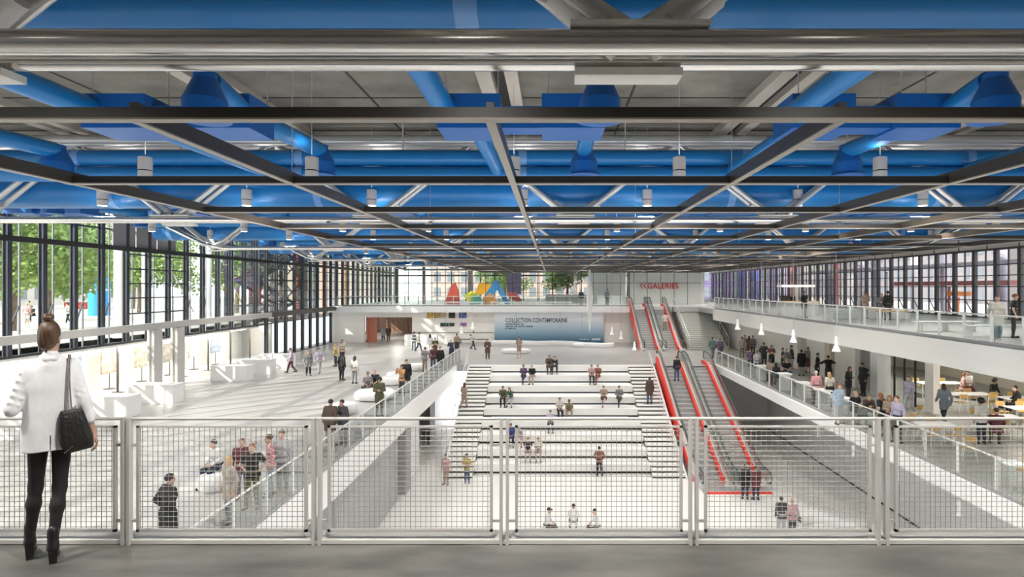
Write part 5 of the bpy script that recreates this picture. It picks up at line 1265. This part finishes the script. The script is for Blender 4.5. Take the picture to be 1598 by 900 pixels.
# people on the plaza outside
PZ = [(-56,47,'stand','tee','white','trousers','black'),(-52,50,'walk','tee','red','shorts','black'),(-47,52,'stand','top','white','trousers','charcoal'),(-50,46,'walk','tee','white','trousers','maroon'),(-44.5,44,'stand','top','maroon','trousers','black'),(-44,49,'sit','tee','black','trousers','black'),(-40,44,'stand','tee','pink','shorts','white'),(-38.5,46,'walk','top','white','trousers','black'),(-36,41,'stand','coat','olive','trousers','black')]
for i, (x, y, pose, t, tc, b, bc) in enumerate(PZ):
    person((x, y, -.95 if pose != 'sit' else -.95), [20,90,-60,120,10,0,200,-90,60][i], pose, t, tc, b, bc, 'short', 'kbmkbkykb'[i], 'person in %s top and %s %s on the plaza, %s from the left' % (tc, bc, b, ['first','second','third','fourth','fifth','sixth','seventh','eighth','ninth'][i]), 'l', 1.74, 'white', 'people on the plaza')
# ============================================================ foreground woman
hx, hy = -3.715, 4.28      # she stands just inside the barrier, back to the viewer
HROT = R(40)
hw = empty('person', (hx, hy, 0), HROT, label='person with hair bun, white blazer and black leggings, back turned, at the barrier', cat='person')
hw.scale = (.80, .86, 1)
LHIP, RHIP = (-.080,.01,.93), (.085,0,.93)
LKN, RKN = (-.105,.09,.52), (.065,-.01,.51)
LAN, RAN = (-.145,.10,.155), (.02,-.12,.145)
SHL, SHR = (-.160,0,1.395), (.160,0,1.395)
ELL, ELR = (-.262,-.04,1.13), (.240,-.03,1.14)
WRL, WRR = (-.20,.19,1.15), (.315,.0,.885)
HC = (.0,.02,1.625)
def hh(x, y, z, a=-30):
    t = R(a); return (HC[0]+x*math.cos(t)-y*math.sin(t), HC[1]+x*math.sin(t)+y*math.cos(t), HC[2]+z)
def fingers(w, d, lat, inw):
    w = np.array(w); d = U(d); lat = U(lat); inw = U(inw); o = []
    for t in (-.026,-.009,.009,.026): o.append(('cap', w+lat*t*.6, w+d*.08+lat*t, .014, .0125, .012))
    for q, L_ in ((-.030,.056),(-.010,.072),(.010,.077),(.030,.066)):
        b = w+d*.085+lat*q; m = b+U(d*.95+inw*.35)*L_*.42; m2 = m+U(d*.7+inw*.75)*L_*.33; e = m2+U(d*.35+inw*.95)*L_*.27
        o += [('cap', b, m, .0088, .0080, .003), ('cap', m, m2, .0080, .0074, .003), ('cap', m2, e, .0074, .0062, .003)]
    b = w+d*.015+lat*-.024; m = b+U(-lat*.8+d*.6+inw*.25)*.042; e = m+U(d*.9+inw*.35-lat*.1)*.032
    o += [('cap', b, m, .0115, .0098, .008), ('cap', m, e, .0098, .0078, .004)]
    return o
tr = [('cap',(-.075,0,.95),(.075,0,.95),.098,.098,.06),('cap',(-.05,0,1.12),(.05,0,1.12),.085,.085,.06),('cap',(-.075,0,1.30),(.075,0,1.30),.092,.092,.06),('cap',(-.115,0,1.415),(.115,0,1.415),.052,.052,.05),('cap',(0,0,1.43),(0,.01,1.57),.052,.047,.03)]
arm = lambda g: [('cap',SHL,ELL,.044+g,.037+g,.03),('cap',ELL,WRL,.036+g,.025+g,.02),('cap',SHR,ELR,.044+g,.037+g,.03),('cap',ELR,WRR,.036+g,.024+g,.02)]
def leg(g):
    o = []
    for h_, k_, a_ in ((LHIP,LKN,LAN),(RHIP,RKN,RAN)):
        h_, k_, a_ = map(np.array, (h_, k_, a_)); mid = k_*.66+a_*.34+np.array([0,-.012,0])
        o += [('cap',h_,k_,.080+g,.047+g,.03),('cap',k_,mid,.045+g,.047+g,.03),('cap',mid,a_,.046+g,.030+g,.03)]
    return o
hd_ = [('ell',hh(0,-.012,.028),(.075,.090,.092),.02),('ell',hh(0,.022,-.035),(.055,.066,.078),.03),('cap',hh(0,.085,.0),hh(0,.100,-.022),.008,.012,.012),('ell',hh(-.076,-.008,-.012),(.011,.02,.031),.006),('ell',hh(.076,-.008,-.012),(.011,.02,.031),.006),('cap',hh(-.02,.078,-.058),hh(.02,.078,-.058),.008,.008,.01)]
dR = np.array(WRR)-np.array(ELR); dL = np.array(WRL)-np.array(ELL)
feet = []
for a_ in (LAN, RAN):
    a_ = np.array(a_); feet += [('cap',a_+np.array([0,-.015,-.03]),a_+np.array([.01,.10,-.095]),.030,.022,.02)]
bm_ = surface(tr+arm(-.002)+leg(-.004)+hd_+feet+fingers(WRR, dR, (0,1,0), (-1,0,-.1))+fingers(WRL, dL, (0,0,1), (1,.2,0)), .0062, (), 'body')
bm_.materials.append(mat('skin_hero', (.56,.34,.25), .5))
def kid(me, name, m, parent=hw):
    me.materials.clear(); me.materials.append(m); o = bpy.data.objects.new(name, me); C.objects.link(o); o.parent = parent; return o
kid(bm_, 'body', _m['skin_hero'])
# blazer: straight hem, sleeves pushed up below the elbow, folds
JK = mat('white_blazer_linen', (.90,.90,.93), .75, bump=.25, nscale=14)
cE = lambda a, b, t: tuple(np.array(a)+(np.array(b)-np.array(a))*t)
jk = [('cap',(-.085,0,.95),(.085,0,.95),.112,.112,.05),('cap',(-.09,0,.88),(.09,0,.88),.116,.116,.05),('cap',(-.09,0,.78),(.09,0,.78),.120,.120,.05),('cap',(-.078,0,1.05),(.078,0,1.05),.106,.106,.08),('cap',(-.078,0,1.15),(.078,0,1.15),.103,.103,.08),('cap',(-.09,0,1.28),(.09,0,1.28),.104,.104,.08),('cap',(-.11,-.0,1.375),(.11,0,1.375),.078,.078,.06),('cap',(-.05,0,1.43),(.05,0,1.43),.062,.062,.05),
      ('cap',(0,0,1.42),(0,.005,1.49),.080,.062,.03),
      ('cap',SHL,ELL,.058,.052,.04),('cap',SHR,ELR,.058,.052,.04),('cap',ELL,cE(ELL,WRL,.55),.052,.047,.02),('cap',ELR,cE(ELR,WRR,.50),.053,.046,.02)]
for t in (.1,.3,.5,.68,.86):         # creases of the sleeves
    for A, B in ((SHL,ELL),(SHR,ELR)):
        c = cE(A,B,t); d_ = (.030,.0,-.018); jk.append(('cap',(c[0]-.03,c[1]-.042,c[2]+.014),(c[0]+.035,c[1]-.042,c[2]-.014),.016,.010,.012))
jk += [('cap',cE(ELR,WRR,.47),cE(ELR,WRR,.53),.054,.054,.01),('cap',cE(ELL,WRL,.5),cE(ELL,WRL,.56),.056,.056,.01)]
hem = lambda X, Y, Z: .805-Z
vent = lambda X, Y, Z: np.minimum(np.minimum(.004-np.abs(X), .92-Z), -Y-.03)
jo = kid(surface(jk, .0068, [hem, vent], 'blazer'), 'blazer', JK)
kid(surface([('cap',(-.03,-.055,1.475),(.03,-.055,1.475),.022,.022,.01),('cap',(.03,-.055,1.475),(.062,-.0,1.478),.022,.02,.02),('cap',(-.03,-.055,1.475),(-.062,0,1.478),.022,.02,.02),('cap',(.062,0,1.478),(.06,.08,1.38),.02,.018,.02),('cap',(-.062,0,1.478),(-.06,.08,1.38),.02,.018,.02)], .005, (), 'collar'), 'collar', JK, jo)
kid(surface([('cap',(-.075,0,.95),(.075,0,.95),.104,.104,.05)]+leg(.006), .0068, (), 'leggings'), 'leggings', mat('black_leggings', (.012,.011,.012), .75))
# ankle boots with block heels
BT = mat('black_boot_leather', (.014,.013,.013), .35)
for a_, nm in ((LAN,'boot'),(RAN,'boot')):
    a_ = np.array(a_)
    pr = [('cap',a_+np.array([0,0,.075]),a_+np.array([0,-.01,-.03]),.044,.041,.02),('cap',a_+np.array([0,-.02,-.045]),a_+np.array([.01,.09,-.108]),.040,.034,.03),('cap',a_+np.array([.01,.09,-.11]),a_+np.array([.015,.145,-.118]),.034,.026,.02)]
    bo = kid(surface(pr, .006, (), 'boot'), nm, BT)
    b = MB(); zb = 0.0; cx, cy = a_[0]+.0, a_[1]-.035
    b.add([(cx-.026,cy-.028,0),(cx+.026,cy-.028,0),(cx+.026,cy+.026,0),(cx-.026,cy+.026,0),(cx-.033,cy-.036,a_[2]-.055),(cx+.033,cy-.036,a_[2]-.055),(cx+.033,cy+.034,a_[2]-.055),(cx-.033,cy+.034,a_[2]-.055)],[(0,3,2,1),(4,5,6,7),(0,1,5,4),(1,2,6,5),(2,3,7,6),(3,0,4,7)])
    b.build('heel', BT, bo)
# hair swept up into a bun
HR = mat('brown_hair_strands', (.115,.062,.036), .42, noise=.5, nscale=9, stretch=(6,6,.6), bump=.3)
hp = [('ell',hh(0,-.02,.036),(.084,.098,.098),.02),('ell',hh(0,-.05,-.03),(.066,.05,.062),.03)]
def hcut(X, Y, Z):
    t = R(-30); x = (X-HC[0])*math.cos(t)+(Y-HC[1])*math.sin(t); y = -(X-HC[0])*math.sin(t)+(Y-HC[1])*math.cos(t); z = Z-HC[2]
    return np.maximum(np.minimum(np.minimum(y-.04, .058-z), .066-np.abs(x)), np.minimum(-.012-z, y+.012))
ho = kid(surface(hp, .005, [hcut], 'hair'), 'hair', HR)
bn = []
for i in range(7):
    a = i*.9; c = hh(.014*math.cos(a), -.035+.014*math.sin(a), .150+.006*math.sin(2*a)); bn.append(('ell',c,(.033,.033,.026),.006))
kid(surface(bn, .004, (), 'hair_bun'), 'hair_bun', HR, ho)
kid(surface([('cap',hh(-.02,-.07,-.05),hh(-.03,-.06,-.10),.012,.004,.004),('cap',hh(.0,-.075,-.05),hh(.01,-.065,-.105),.012,.004,.004)], .004, (), 'loose strand'), 'loose_strand', HR, ho)
# shoulder bag (held, so a thing of its own)
bg_ = empty('shoulder_bag', (hx, hy, 0), HROT, label='black leather shoulder bag with studded edge hanging from the person at the barrier', cat='bag')
bg_.scale = (.80, .86, 1)
BL = mat('black_grained_leather', (.018,.017,.017), .38, bump=.4, nscale=40)
bb = [('cap',(.10,-.135,1.08),(.20,-.135,1.08),.026,.026,.03),('cap',(.10,-.14,1.04),(.21,-.137,1.035),.030,.030,.06),('cap',(.10,-.145,1.0),(.22,-.14,.99),.033,.033,.06),('cap',(.10,-.147,.96),(.235,-.142,.95),.035,.034,.06),('cap',(.10,-.15,.92),(.245,-.145,.91),.036,.034,.05),('cap',(.11,-.15,.88),(.26,-.143,.875),.037,.034,.06),('cap',(.115,-.15,.84),(.27,-.14,.84),.038,.032,.05),('cap',(.15,-.145,.805),(.29,-.13,.815),.028,.020,.03)]
kid(surface(bb, .0055, [lambda X, Y, Z: Z-1.093], 'pouch'), 'pouch', BL, bg_)
for i in range(34):
    t = i/33; z = 1.085-.25*t/.75 if t < .75 else .835-.045*(t-.75)/.25; x = .125+.035*t/.75 if t < .75 else .16-.06*((t-.75)/.25)
    y = -.158-.030*min(1, t*1.6)
    if i == 0: sd0 = MB()._l([(.0042,0),(.003,.003)], 8, (0,0,0)).build('stud', mat('chrome_stud', (.85,.85,.83), .2, 1), bg_); q = sd0
    else: q = sd0.copy(); C.objects.link(q); q.parent = bg_
    q.location = (x, y, z); q.rotation_euler = (R(90),0,0)
STP = mat('grey_leather_strap', (.22,.19,.19), .5)
MB().tube([(.115,-.14,1.08),(.115,-.125,1.2),(.118,-.115,1.32),(.125,-.085,1.43),(.130,0,1.492),(.135,.09,1.42),(.14,.12,1.3),(.15,.02,1.15),(.16,-.10,1.09)], .007, 8).build('strap', STP, bg_, smooth=True)
MB().tube([(.150,-.14,1.08),(.142,-.125,1.2),(.135,-.117,1.32),(.138,-.085,1.43),(.143,0,1.490),(.148,.09,1.42),(.155,.12,1.3),(.17,.02,1.15),(.18,-.10,1.09)], .006, 8).build('strap', STP, bg_, smooth=True)
